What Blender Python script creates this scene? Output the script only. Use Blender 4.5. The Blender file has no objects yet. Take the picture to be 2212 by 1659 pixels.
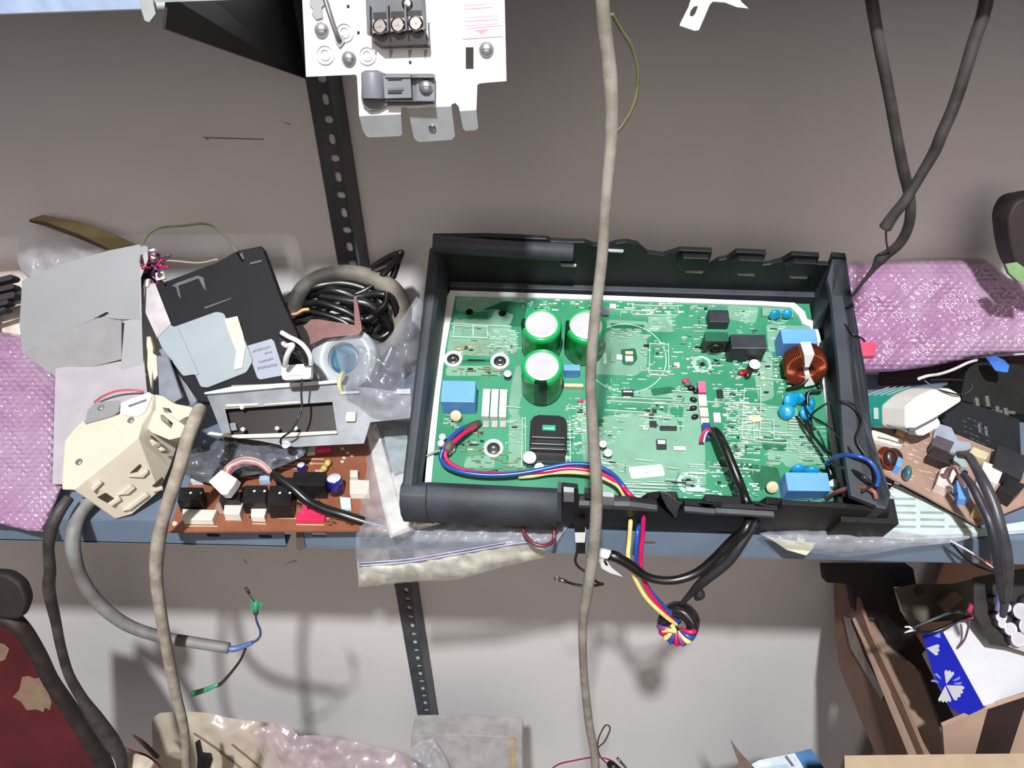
import bpy, bmesh, math, random
from mathutils import Vector as Vc, Matrix, noise
from mathutils.geometry import tessellate_polygon, delaunay_2d_cdt

SC = bpy.context.scene
COL = SC.collection
R = math.radians
rnd = random.Random(7)

# ------------------------------------------------------------------ camera
FPX = 1662.0
TH, RO, YA = R(33), R(2.7), R(5.6)
CAMP = Vc((0, -0.753, 0.45))
_f = Vc((-math.sin(YA) * math.cos(TH), math.cos(YA) * math.cos(TH), -math.sin(TH)))
_r = Vc((math.cos(YA), math.sin(YA), 0))
_u = _r.cross(_f)
CR = _r * math.cos(RO) - _u * math.sin(RO)
CU = _r * math.sin(RO) + _u * math.cos(RO)
cd = bpy.data.cameras.new('camera'); cam = bpy.data.objects.new('camera', cd); COL.objects.link(cam)
cd.sensor_width = 36; cd.lens = FPX / 2212 * 36; cd.clip_start = 0.02; cd.clip_end = 50
cam.matrix_world = Matrix(((CR.x, CU.x, -_f.x, CAMP.x), (CR.y, CU.y, -_f.y, CAMP.y), (CR.z, CU.z, -_f.z, CAMP.z), (0, 0, 0, 1)))
SC.camera = cam
# ------------------------------------------------------------------ light
w = bpy.data.worlds.new('world'); SC.world = w; w.use_nodes = True
w.node_tree.nodes['Background'].inputs[0].default_value = (0.66, 0.54, 0.48, 1)
w.node_tree.nodes['Background'].inputs[1].default_value = 0.17
ld = bpy.data.lights.new('ceiling_bulb', 'POINT'); ld.energy = 415; ld.shadow_soft_size = 0.05; ld.color = (0.96, 0.98, 1.0)
lo = bpy.data.objects.new('ceiling_bulb', ld); lo.location = (-0.04, -1.63, 2.04); COL.objects.link(lo)
al = bpy.data.lights.new('room_fill', 'AREA'); al.shape = 'RECTANGLE'; al.size = 1.6; al.size_y = 1.8; al.energy = 26; al.color = (1.0, 0.86, 0.77)  # large soft fill added to grade the upper wall; its source is unseen
ao = bpy.data.objects.new('room_fill', al); ao.location = (0.2, -2.3, 1.35); ao.rotation_euler = (R(74), 0, 0); COL.objects.link(ao)
vs = SC.view_settings
vs.view_transform = 'Standard'; vs.look = 'None'; vs.gamma = 1; vs.use_curve_mapping = False; vs.exposure = 0.0


def ray(px, py):
    return _f + CR * ((px - 1106) / FPX) - CU * ((py - 829.5) / FPX)


def V(px, py, y):
    d = ray(px, py); return CAMP + d * ((y - CAMP.y) / d.y)


def Z(px, py, z):
    d = ray(px, py); return CAMP + d * ((z - CAMP.z) / d.z)


class Plane:
    """a tilted plane standing in the room; at() finds the point of it that a sight line meets"""
    def __init__(s, o, A, B=0, C=0):
        A, B = R(A), R(B)
        s.o = o
        s.n = Vc((math.sin(B), -math.sin(A) * math.cos(B), math.cos(A) * math.cos(B)))
        e = Vc((1, 0, 0)); s.u = (e - s.n * e.dot(s.n)).normalized(); s.v = s.n.cross(s.u)

    def at(s, px, py, h=0):
        d = ray(px, py); o = s.o + s.n * h
        return CAMP + d * ((o - CAMP).dot(s.n) / d.dot(s.n))

    def L(s, u, v, h=0):
        return s.o + s.u * u + s.v * v + s.n * h

    def uv(s, p):
        d = p - s.o; return d.dot(s.u), d.dot(s.v)

    def off(s, h):
        q = Plane(s.o + s.n * h, 0); q.n, q.u, q.v = s.n, s.u, s.v; return q


def PY(px, py, y, A, B=0): return Plane(V(px, py, y), A, B)
def PZ(px, py, z, A, B=0): return Plane(Z(px, py, z), A, B)


# ------------------------------------------------------------------ materials
def lin(c):
    return tuple((x / 255 / 12.92 if x / 255 <= 0.04045 else ((x / 255 + 0.055) / 1.055) ** 2.4) for x in c) + (1,)


MATS = {}


def mat(name, col, rough=0.5, metal=0.0, var=0.12, scale=60.0, bump=0.0, alpha=1.0, spec=0.5, col2=None, trans=0.0, detail=4, lo=0.35, hi=0.65, bscale=None, sheen=0, coat=0):
    if name in MATS: return MATS[name]
    m = bpy.data.materials.new(name); m.use_nodes = True
    nt = m.node_tree; b = nt.nodes['Principled BSDF']
    c = lin(col)
    tc = nt.nodes.new('ShaderNodeTexCoord')
    nz = nt.nodes.new('ShaderNodeTexNoise'); nz.inputs['Scale'].default_value = scale; nz.inputs['Detail'].default_value = detail
    nt.links.new(tc.outputs['Object'], nz.inputs['Vector'])
    rp = nt.nodes.new('ShaderNodeValToRGB')
    c2 = lin(col2) if col2 else tuple(x * (1 - var * 1.6) for x in c[:3]) + (1,)
    c1 = c if col2 else tuple(min(1, x * (1 + var * 0.6)) for x in c[:3]) + (1,)
    rp.color_ramp.elements[0].position = lo; rp.color_ramp.elements[0].color = c2
    rp.color_ramp.elements[1].position = hi; rp.color_ramp.elements[1].color = c1
    nt.links.new(nz.outputs['Fac'], rp.inputs['Fac'])
    nt.links.new(rp.outputs['Color'], b.inputs['Base Color'])
    b.inputs['Roughness'].default_value = rough; b.inputs['Metallic'].default_value = metal
    b.inputs['Specular IOR Level'].default_value = spec
    b.inputs['Alpha'].default_value = alpha
    if trans: b.inputs['Transmission Weight'].default_value = trans
    if coat: b.inputs['Coat Weight'].default_value = coat
    if bump:
        n2 = nt.nodes.new('ShaderNodeTexNoise'); n2.inputs['Scale'].default_value = bscale or scale * 3; n2.inputs['Detail'].default_value = 3
        nt.links.new(tc.outputs['Object'], n2.inputs['Vector'])
        bp = nt.nodes.new('ShaderNodeBump'); bp.inputs['Strength'].default_value = bump; bp.inputs['Distance'].default_value = 0.002
        nt.links.new(n2.outputs['Fac'], bp.inputs['Height']); nt.links.new(bp.outputs['Normal'], b.inputs['Normal'])
    MATS[name] = m
    return m


M_wall = mat('wall_paint', (212, 209, 208), 0.75, var=0.05, scale=3, bump=0.05, bscale=90)
M_scr = mat('scratch', (130, 118, 112), 0.8)
M_shelf = mat('grey_blue_paint', (100, 116, 134), 0.5, var=0.07, scale=14, bump=0.04, bscale=200)
M_black = mat('black_paint', (34, 34, 36), 0.45, var=0.3, scale=20)
M_post = mat('post_paint', (56, 58, 62), 0.5, scale=30, col2=(70, 73, 78), bump=0.05)
M_dust = mat('dusty_black_plastic', (34, 37, 41), 0.62, col2=(52, 57, 65), scale=22, lo=0.45, hi=0.7, bump=0.12, bscale=160)
M_blk = mat('black_plastic', (22, 22, 24), 0.38, var=0.3)
M_blkm = mat('matt_black_plastic', (36, 35, 40), 0.7, var=0.2, scale=25)
M_rub = mat('black_rubber', (20, 20, 21), 0.3, var=0.3, spec=0.6)
M_plate = mat('white_enamel', (204, 206, 210), 0.35, var=0.03)
M_tab = mat('zinc_sheet', (176, 182, 184), 0.45, metal=0.3, var=0.08)
M_steel = mat('bright_steel', (190, 190, 190), 0.22, metal=1.0)
M_zinc = mat('grey_sheet_metal', (146, 146, 148), 0.5, metal=0.25, var=0.06, scale=9)
M_zinc2 = mat('dull_galvanised', (128, 131, 136), 0.5, metal=0.35, var=0.15, scale=50)
M_cream = mat('cream_plastic', (194, 186, 168), 0.45, var=0.05, scale=12)
M_ivory = mat('ivory_plastic', (206, 202, 192), 0.4, var=0.03)
M_white = mat('white_plastic', (214, 216, 216), 0.4, var=0.04)
M_milk = mat('milky_plastic', (154, 165, 170), 0.35, var=0.06, scale=15, alpha=0.93)
M_label = mat('grey_label', (146, 152, 166), 0.5, var=0.03)
M_ink = mat('grey_ink', (92, 96, 108), 0.7)
M_pcb = mat('green_solder_mask', (42, 122, 88), 0.38, col2=(58, 136, 102), scale=14, lo=0.42, hi=0.6, detail=2)
M_pour = mat('pale_green_copper_area', (112, 156, 132), 0.4, var=0.08, scale=40)
M_trk = mat('dark_green_gap', (26, 96, 64), 0.4)
M_silk = mat('white_silkscreen', (176, 208, 190), 0.5, var=0.1)
M_sold = mat('tinned_copper', (158, 160, 128), 0.35, metal=0.4, var=0.2)
M_cgreen = mat('green_sleeve', (18, 158, 80), 0.25, var=0.05, coat=0.3)
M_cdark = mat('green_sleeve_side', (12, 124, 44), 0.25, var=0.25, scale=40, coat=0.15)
M_foil = mat('aluminium_top', (208, 206, 214), 0.35, metal=0.3, var=0.08, scale=40, bump=0.1)
M_stripe = mat('polarity_stripe', (14, 44, 26), 0.25)
M_bluea = mat('blue_epoxy', (98, 154, 228), 0.5, var=0.04)
M_teal = mat('teal_epoxy', (20, 142, 186), 0.22, var=0.12, scale=80, coat=0.5)
M_copper = mat('enamelled_copper', (168, 78, 52), 0.25, metal=0.75, var=0.2, scale=90)
M_grn = mat('green_label', (28, 168, 130), 0.4)
M_dkgrn = mat('dark_green_tape', (26, 92, 66), 0.4)
M_red = mat('red_plastic', (206, 42, 88), 0.4, var=0.1)
M_pinkp = mat('pink_plastic', (214, 96, 130), 0.4, var=0.1)
M_drop = mat('red_brown_lacquer', (138, 28, 30), 0.3)
M_tan = mat('tan_ceramic', (206, 184, 150), 0.5)
M_wblue = mat('blue_wire', (30, 74, 150), 0.28, var=0.1)
M_wred = mat('crimson_wire', (192, 26, 84), 0.28, var=0.1)
M_wyel = mat('yellow_wire', (232, 206, 130), 0.35, var=0.08)
M_wpink = mat('pink_wire', (176, 134, 130), 0.35)
M_wwht = mat('white_wire', (214, 214, 214), 0.3)
M_cord = mat('dusty_grey_cord', (142, 137, 128), 0.8, col2=(112, 105, 94), scale=70, bump=0.15)
M_cord2 = mat('pale_grey_cord', (158, 150, 138), 0.8, col2=(126, 116, 104), scale=80, bump=0.15)
M_cable = mat('grey_cable', (122, 122, 120), 0.6, col2=(92, 90, 88), scale=40, bump=0.08)
M_bcord = mat('black_cord', (40, 37, 36), 0.6, col2=(66, 62, 62), scale=60)
M_bubble = mat('pink_bubble_film', (160, 132, 158), 0.14, col2=(148, 102, 142), scale=13, lo=0.36, hi=0.6, spec=1.0, coat=1.0)
M_film = mat('clear_film', (200, 202, 210), 0.08, alpha=0.36, spec=0.9, var=0.1, scale=30, bump=0.5, bscale=70)
M_film2 = mat('cloudy_film', (150, 154, 166), 0.2, alpha=0.4, spec=0.8, var=0.15, scale=30, bump=0.5, bscale=60)
M_olive = mat('olive_strip', (132, 122, 82), 0.5, var=0.1)
M_asb = mat('antistatic_film', (104, 108, 116), 0.22, col2=(72, 75, 82), scale=30, spec=0.8, bump=0.5, bscale=60)
M_brown = mat('brown_phenolic_board', (138, 84, 60), 0.45, var=0.1, scale=30)
M_brown2 = mat('pinkish_brown_board', (156, 128, 114), 0.5, var=0.12, scale=30)
M_navy = mat('navy_sleeve', (28, 30, 110), 0.3, coat=0.4)
M_purp = mat('purple_wire', (120, 60, 120), 0.4)
M_card = mat('cardboard', (176, 148, 130), 0.85, var=0.07, scale=25)
M_card2 = mat('cardboard_shaded', (142, 110, 92), 0.85, var=0.08, scale=25)  # shade put into the cardboard colour; the light-facing flap stays paler
M_tape = mat('grey_tape', (150, 138, 130), 0.5)
M_bprint = mat('royal_blue_print', (26, 36, 176), 0.4, var=0.06)
M_paper = mat('white_card', (198, 197, 203), 0.55, var=0.02)
M_lblue = mat('light_blue_ink', (130, 140, 230), 0.5)
M_tealp = mat('teal_label', (30, 142, 130), 0.4, var=0.05)
M_maroon = mat('maroon_paint', (84, 24, 30), 0.55, var=0.2, scale=18)
M_peel = mat('bare_patch', (128, 106, 86), 0.8)
M_pinkink = mat('pink_ink', (198, 126, 154), 0.5, var=0.05)
M_pinkpale = mat('pale_pink_ink', (208, 186, 196), 0.5)
M_gterm = mat('green_crimp_sleeve', (66, 150, 104), 0.35)
M_mint = mat('pale_mint_plastic', (196, 210, 208), 0.35, var=0.04)
M_mintd = mat('grey_mint_plastic', (150, 168, 166), 0.4)
M_ygrn = mat('yellow_green_wire', (92, 90, 58), 0.5, var=0.3, scale=60)
M_yrim = mat('yellowed_rim', (206, 208, 150), 0.3, alpha=0.85)
M_bluec = mat('blue_tint', (44, 92, 116), 0.3)
M_pinkpaper = mat('pinkish_film', (186, 166, 174), 0.25, alpha=0.55, spec=0.8, bump=0.5, bscale=60)
M_rcard = mat('red_brown_card', (116, 72, 68), 0.5, var=0.2, scale=40)


# ------------------------------------------------------------------ mesh tools
class MB:
    def __init__(s): s.v = []; s.f = []; s.m = []; s.s = []

    def add(s, vs_, fs, m=0, sm=False):
        b = len(s.v); s.v += [Vc(x) for x in vs_]
        for f in fs: s.f.append([b + i for i in f]); s.m.append(m); s.s.append(sm)
        return s

    def prism(s, poly, vec, m=0, mt=None):
        n = len(poly); vec = Vc(vec)
        s.add(poly + [p + vec for p in poly], [list(range(n))], m if mt is None else mt)
        b = len(s.v) - 2 * n
        s.f.append([b + n + i for i in reversed(range(n))]); s.m.append(m); s.s.append(False)
        for i in range(n):
            j = (i + 1) % n
            s.f.append([b + i, b + n + i, b + n + j, b + j]); s.m.append(m); s.s.append(False)
        return s

    def box(s, o, a, b, c, m=0):
        return s.prism([o, o + a, o + a + b, o + b], c, m)

    def cbox(s, c, a, b, h, m=0):
        """box: centre of its base, full edge vectors a, b and height h"""
        return s.box(c - a / 2 - b / 2, a, b, h, m)

    def loft(s, A, B, m=0, caps=True, sm=False, mt=None):
        n = len(A)
        s.add(A + B, [[i, (i + 1) % n, n + (i + 1) % n, n + i] for i in range(n)], m, sm)
        if caps:
            b = len(s.v) - 2 * n
            s.f.append([b + i for i in reversed(range(n))]); s.m.append(m if mt is None else mt); s.s.append(False)
            s.f.append([b + n + i for i in range(n)]); s.m.append(m); s.s.append(False)
        return s

    def holed(s, loops, vec, m=0):
        """flat plate with holes: loops[0] outline, the rest holes, thickness vector vec"""
        vec = Vc(vec); pts = [p for l in loops for p in l]; n = len(pts)
        e1 = (pts[1] - pts[0]).normalized(); e2 = (vec.cross(e1)).normalized()
        q2 = [Vc(((p - pts[0]).dot(e1), (p - pts[0]).dot(e2))) for p in pts]; ed = []; k = 0; h2 = []
        for l in loops:
            ed += [(k + i, k + (i + 1) % len(l)) for i in range(len(l))]; h2.append([tuple(q) for q in q2[k:k + len(l)]]); k += len(l)
        vo, _e, fo, ov, *_x = delaunay_2d_cdt(q2, ed, [], 1, 1e-7)
        tri = []
        for t in fo:
            c = (vo[t[0]] + vo[t[1]] + vo[t[2]]) / 3
            if not any(inside((c.x, c.y), h) for h in h2[1:]): tri.append([ov[i][0] for i in t])
        s.add(pts + [p + vec for p in pts], [list(t) for t in tri] + [[n + i for i in reversed(t)] for t in tri], m)
        b = len(s.v) - 2 * n; k = 0
        for l in loops:
            for i in range(len(l)):
                a, c = b + k + i, b + k + (i + 1) % len(l)
                s.f.append([a, a + n, c + n, c]); s.m.append(m); s.s.append(False)
            k += len(l)
        return s

    def tube(s, pts, r, seg=10, m=0, sub=6, cap=True, flat=1.0):
        pts = [Vc(p) for p in pts]; rs = r if isinstance(r, (list, tuple)) else [r] * len(pts)
        P, Q = [], []
        if len(pts) > 2 and sub > 1:
            for i in range(len(pts) - 1):
                p0 = pts[max(i - 1, 0)]; p1 = pts[i]; p2 = pts[i + 1]; p3 = pts[min(i + 2, len(pts) - 1)]
                for k in range(sub):
                    t = k / sub
                    P.append(0.5 * ((2 * p1) + (p2 - p0) * t + (2 * p0 - 5 * p1 + 4 * p2 - p3) * t * t + (3 * p1 - p0 - 3 * p2 + p3) * t ** 3))
                    Q.append(rs[i] * (1 - t) + rs[i + 1] * t)
            P.append(pts[-1]); Q.append(rs[-1])
        else: P, Q = pts, list(rs)
        d = (P[1] - P[0]).normalized(); a = d.orthogonal().normalized(); rings = []
        for i, p in enumerate(P):
            t = ((P[min(i + 1, len(P) - 1)] - P[max(i - 1, 0)])).normalized()
            a = (a - t * a.dot(t)).normalized(); b = t.cross(a)
            rings.append([p + (a * math.cos(2 * math.pi * k / seg) + b * math.sin(2 * math.pi * k / seg) * flat) * Q[i] for k in range(seg)])
        base = len(s.v)
        for rg in rings: s.v += rg
        for i in range(len(rings) - 1):
            for k in range(seg):
                k2 = (k + 1) % seg
                s.f.append([base + i * seg + k, base + i * seg + k2, base + (i + 1) * seg + k2, base + (i + 1) * seg + k]); s.m.append(m); s.s.append(True)
        if cap:
            s.f.append([base + k for k in reversed(range(seg))]); s.m.append(m); s.s.append(False)
            e = base + (len(rings) - 1) * seg
            s.f.append([e + k for k in range(seg)]); s.m.append(m); s.s.append(False)
        return s

    def lathe(s, o, ax, prof, seg=24, m=0, sm=True, ms=None):
        """prof: (radius, height) from bottom to top along ax"""
        ax = ax.normalized(); a = ax.orthogonal().normalized(); b = ax.cross(a); base = len(s.v)
        for r, h in prof:
            s.v += [o + ax * h + (a * math.cos(2 * math.pi * k / seg) + b * math.sin(2 * math.pi * k / seg)) * max(r, 1e-6) for k in range(seg)]
        for i in range(len(prof) - 1):
            for k in range(seg):
                k2 = (k + 1) % seg
                s.f.append([base + i * seg + k, base + i * seg + k2, base + (i + 1) * seg + k2, base + (i + 1) * seg + k])
                s.m.append(ms[i] if ms else m); s.s.append(sm)
        s.f.append([base + k for k in reversed(range(seg))]); s.m.append(m); s.s.append(False)
        e = base + (len(prof) - 1) * seg
        s.f.append([e + k for k in range(seg)]); s.m.append(ms[-1] if ms else m); s.s.append(False)
        return s

    def ball(s, c, ax, ra, rb, m=0, seg=14):
        pr = [(rb * math.sin(math.pi * i / 8), -ra * math.cos(math.pi * i / 8)) for i in range(9)]
        return s.lathe(c, ax, pr, seg, m)

    def torus(s, c, ax, R0, r, m=0, seg=28, k2=8, arc=1.0, a0=0.0, flat=1.0):
        ax = ax.normalized(); a = ax.orthogonal().normalized(); b = ax.cross(a)
        n = int(seg * arc) + 1
        pts = [c + (a * math.cos(2 * math.pi * (a0 + arc * i / (n - 1))) + b * math.sin(2 * math.pi * (a0 + arc * i / (n - 1)))) * R0 for i in range(n)]
        return s.tube(pts, r, k2, m, 1, cap=arc < 1)

    def build(s, name, mats, parent=None, bevel=0.0, label=None, cat=None, group=None, kind=None, seg=2):
        if not isinstance(mats, (list, tuple)): mats = [mats]
        o0 = Vc((0, 0, 0))
        if parent is None:
            xs = [v.x for v in s.v]; ys = [v.y for v in s.v]; zs = [v.z for v in s.v]
            o0 = Vc(((min(xs) + max(xs)) / 2, (min(ys) + max(ys)) / 2, min(zs)))
        else:
            q = parent
            while q is not None: o0 = o0 + q.location; q = q.parent
        me = bpy.data.meshes.new(name)
        me.from_pydata([v - o0 for v in s.v], [], s.f)
        for m in mats: me.materials.append(m)
        me.polygons.foreach_set('material_index', s.m)
        me.polygons.foreach_set('use_smooth', s.s)
        bm = bmesh.new(); bm.from_mesh(me); bmesh.ops.recalc_face_normals(bm, faces=bm.faces); bm.to_mesh(me); bm.free()
        me.update()
        o = bpy.data.objects.new(name, me); COL.objects.link(o)
        if parent is None: o.location = o0
        else: o.parent = parent
        if bevel:
            md = o.modifiers.new('bevel', 'BEVEL'); md.width = bevel; md.segments = seg; md.limit_method = 'ANGLE'; md.angle_limit = R(35)
        tag(o, label, cat, group, kind)
        return o


def tag(o, label=None, cat=None, group=None, kind=None):
    if label: o['label'] = label
    if cat: o['category'] = cat
    if group: o['group'] = group
    if kind: o['kind'] = kind
    return o


def empty(name, loc, label, cat, group=None):
    o = bpy.data.objects.new(name, None); o.empty_display_size = 0.01; o.location = loc; COL.objects.link(o)
    return tag(o, label, cat, group)


def pg(pl, pts, h=0): return [pl.at(x, y, h) for x, y in pts]


def rounded(pts, r, n=4):
    """round the corners of a 2-D pixel outline"""
    out = []; N = len(pts)
    for i in range(N):
        p = Vc(pts[i]); a = Vc(pts[i - 1]); b = Vc(pts[(i + 1) % N])
        da = (a - p); db = (b - p); ra = min(r, da.length * 0.45); rb = min(r, db.length * 0.45)
        s_ = p + da.normalized() * ra; e = p + db.normalized() * rb
        for k in range(n + 1):
            t = k / n; q = s_ * (1 - t) ** 2 + p * 2 * t * (1 - t) + e * t * t
            out.append((q.x, q.y))
    return out


def inside(p, poly):
    x, y = p; c = False; j = len(poly) - 1
    for i in range(len(poly)):
        xi, yi = poly[i]; xj, yj = poly[j]
        if (yi > y) != (yj > y) and x < (xj - xi) * (y - yi) / (yj - yi) + xi: c = not c
        j = i
    return c


def dist_poly(x, y, poly):
    best = 1e9; j = len(poly) - 1
    for i in range(len(poly)):
        ax, ay = poly[j]; bx, by = poly[i]; dx, dy = bx - ax, by - ay
        t = max(0, min(1, ((x - ax) * dx + (y - ay) * dy) / (dx * dx + dy * dy + 1e-12)))
        q = (ax + t * dx - x) ** 2 + (ay + t * dy - y) ** 2
        if q < best: best = q
        j = i
    return math.sqrt(best)


def film(outline, place, step, hfun, thick=0.0, seed=1, closed=True):
    """sheet cut to an outline; place(px, py, h) gives the point, hfun(px, py, d) its height, d = distance from the rim"""
    rr = random.Random(seed)
    xs = [p[0] for p in outline]; ys = [p[1] for p in outline]
    rim = []
    for i in range(len(outline)):
        a = Vc(outline[i]); b = Vc(outline[(i + 1) % len(outline)]); k = max(1, int((b - a).length / step))
        rim += [tuple(a + (b - a) * (j / k)) for j in range(k)]
    pts = list(rim); y = min(ys)
    odd = 0
    while y < max(ys):
        x = min(xs) + (step / 2 if odd else 0)
        while x < max(xs):
            q = (x + rr.uniform(-.12, .12) * step, y + rr.uniform(-.12, .12) * step)
            if inside(q, outline) and dist_poly(q[0], q[1], outline) > step * 0.5: pts.append(q)
            x += step
        y += step * 0.87; odd ^= 1
    n = len(rim)
    vo, _, fo, *_r2 = delaunay_2d_cdt([Vc(p) for p in pts], [(i, (i + 1) % n) for i in range(n)], [], 1, 1e-5)
    V3 = []; B3 = []
    for q in vo:
        d = dist_poly(q.x, q.y, outline)
        V3.append(place(q.x, q.y, hfun(q.x, q.y, d)))
        if thick: B3.append(place(q.x, q.y, -thick if d > 0.01 else 0))
    m = MB(); m.add(V3, [list(f) for f in fo], 0, True)
    if thick: m.add(B3, [list(reversed(f)) for f in fo], 0, True)
    return m


def fbm(x, y, s=0.01, z=0.0): return noise.fractal(Vc((x * s, y * s, z)), 1.0, 2.0, 3)


def wire(name, pts, r, m, parent=None, seg=8, sub=6, **k):
    return MB().tube([p if isinstance(p, Vc) else V(*p) for p in pts], r, seg, 0, sub).build(name, m, parent, **k)


ZV = Vc((0, 0, 1)); XV = Vc((1, 0, 0)); YV = Vc((0, 1, 0))
YL = -0.285   # front edge of the main shelf

# ================================================================== setting
b = MB()
b.box(Vc((-2.2, 0, -1.6)), XV * 4.4, YV * 0.1, ZV * 3.2, 0)
for pts in ([(436, 298), (450, 296), (570, 300), (569, 302.5), (452, 299)], [(436, 292), (442, 296), (452, 302), (449, 303)], [(605, 262), (628, 268), (627, 270)],
            [(612, 1220), (640, 1210), (641, 1212)], [(524, 1206), (534, 1216), (532, 1217)]):
    b.prism([V(x, y, -0.0004) for x, y in pts], YV * 0.001, 1)
b.build('wall_back', [M_wall, M_scr], kind='structure')
MB().box(Vc((-2.2, -2.5, -1.65)), XV * 4.4, YV * 2.6, ZV * 0.05).build('floor', mat('floor_tile', (150, 140, 130), 0.6), kind='structure')


def slot(cx, cy, w_, h_, f, n=5):
    out = []
    r = min(w_, h_) / 2
    if w_ >= h_: cs = [(cx + w_ / 2 - r, cy, -90), (cx - w_ / 2 + r, cy, 90)]
    else: cs = [(cx, cy + h_ / 2 - r, 0), (cx, cy - h_ / 2 + r, 180)]
    for x, y, a0 in cs:
        for k in range(n + 1):
            a = R(a0 + 180 * k / n); out.append(f(x + r * math.cos(a), y + r * math.sin(a)))
    return out


# slotted rear upright of the rack: an angle section standing against the wall
xp = V(651, 250, -0.035).x
px0, px1 = xp, xp + 0.034
f = lambda x, z: Vc((x, -0.006, z))
loops = [[f(px0, -1.55), f(px1, -1.55), f(px1, 0.75), f(px0, 0.75)]]
z = -1.52; k = 0
while z < 0.72:
    loops.append(slot(px0 + 0.0155, z, 0.0098, 0.0074, f) if k % 2 else slot(px0 + 0.0155, z, 0.0070, 0.0112, f))
    z += 0.0188; k += 1
post = MB(); post.holed(loops, Vc((0, 0.0022, 0)))
post.box(Vc((px1 - 0.0022, -0.038, -1.55)), XV * 0.0022, YV * 0.034, ZV * 2.3)
post.build('rack_upright', M_post, label='black slotted steel upright standing against the rear wall', cat='rack post')

# main shelf
root = empty('rack_shelf', (0, YL, 0), 'grey blue painted steel shelf carrying the circuit boards', 'shelf')
b = MB(); b.box(Vc((-1.1, YL + 0.001, -0.002)), XV * 2.4, YV * 0.243, ZV * 0.002); b.build('shelf_panel', M_shelf, root)
xj = V(624, 1185, YL).x
fz = lambda x, z_: Vc((x, YL, z_))
b = MB()
h1 = [slot(V(px, 1176, YL).x, -0.0145, 0.0125, 0.0042, fz) for px in (467, 578)]
b.holed([[fz(-1.1, 0), fz(xj, 0), fz(xj - 0.002, -0.027), fz(-1.1, -0.026)]] + h1, YV * 0.0012)
b.box(fz(-1.1, -0.026), XV * (xj + 1.098), YV * 0.014, ZV * 0.001)
b.build('front_lip', M_shelf, root)
b = MB(); x2 = V(652, 1185, YL).x
h2 = [slot(V(px, 1170, YL).x, -0.011, 0.0135, 0.0045, fz) for px in (693, 1400)]
b.holed([[fz(x2, 0), fz(1.3, 0), fz(1.3, -0.026), fz(x2, -0.024)]] + h2, YV * 0.0012)
b.box(fz(x2, -0.026), XV * (1.3 - x2), YV * 0.014, ZV * 0.001)
b.build('front_lip', M_shelf, root)
# upper shelf with its dark gusset
YU = -0.25
root = empty('rack_shelf', (0, YU, 0.43), 'pale blue grey front edge of the shelf above, out of focus', 'shelf')
zt = V(150, 24, YU).z
xg = V(318, 20, YU).x
b = MB(); b.box(Vc((-1.1, YU, zt)), XV * (xg + 1.1 - 0.002), YV * 0.0015, ZV * 0.03); b.build('front_lip', mat('pale_blue_paint', (150, 168, 196), 0.5), root)
b = MB(); b.box(Vc((xg, YU, zt + 0.003)), XV * 1.4, YV * 0.0015, ZV * 0.03); b.build('front_lip', mat('pale_grey_paint', (150, 156, 158), 0.5), root)
b = MB(); b.box(Vc((-1.1, YU + 0.002, zt + 0.031)), XV * 2.3, YV * 0.19, ZV * 0.002); b.build('shelf_panel', M_shelf, root)
b = MB(); b.prism([V(299, 0, YU - 0.002), V(330, 0, YU - 0.002), V(336, 30, YU - 0.002), V(322, 48, YU - 0.002), V(312, 44, YU - 0.002)], YV * 0.003)
b.build('lip_joint', M_tab, root)
g1, g2 = V(640, 181, -0.03), V(350, 62, -0.25)
b = MB(); b.prism([Vc((xp, -0.008, g1.z)), Vc((xp, -0.008, zt + 0.03)), Vc((xg + 0.01, YU + 0.004, zt + 0.03)), Vc((xg + 0.012, YU + 0.004, zt + 0.006)), g2], XV * 0.002)
b.build('gusset_plate', M_black, label='black triangular gusset bracing the upper shelf to the rear upright', cat='bracket')

# ================================================================== controller tray with its circuit board
BP = Plane(Vc((-0.1204, -0.2799, 0.0414)), 27.5, 2.5)
# turn the in-plane axes along the board edges
_a = BP.at(1818, 1088) - BP.at(921, 1050); BP.u = _a.normalized(); BP.v = BP.n.cross(BP.u)
n_ = BP.n; U_, V_ = BP.u, BP.v
BW, BH = 0.3325, 0.1925


def vpl(v):
    q = Plane(BP.L(0, v, 0), 0); q.n = V_; return q


def upl(u):
    q = Plane(BP.L(u, 0, 0), 0); q.n = U_; return q


def on_v(pts, v):
    q = vpl(v); return [q.at(x, y) for x, y in pts]


def bq(px, py, h=0):
    """u, v of the point at height h over the board"""
    p = BP.at(px, py, h); return BP.uv(p)


unit = empty('controller_unit', BP.L(0.16, 0.09, -0.03), 'black plastic tray holding the large green circuit board, propped on the shelf', 'controller')
# casing: floor, side walls, back wall with hooks, rounded front
b = MB()
L = BP.L
b.box(L(-0.008, -0.012, -0.036), U_ * 0.356, V_ * 0.218, n_ * 0.028)
# left wall, rounded top
b.loft([L(-0.0135, -0.014, -0.036), L(-0.0035, -0.014, -0.036), L(-0.0035, -0.014, 0.029), L(-0.0065, -0.014, 0.033), L(-0.0125, -0.014, 0.032), L(-0.0145, -0.014, 0.026)],
       [L(-0.0135, 0.205, -0.036), L(-0.0005, 0.205, -0.036), L(-0.0005, 0.205, 0.05), L(-0.0035, 0.205, 0.055), L(-0.0095, 0.205, 0.055), L(-0.0135, 0.205, 0.05)], 1)
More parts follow.
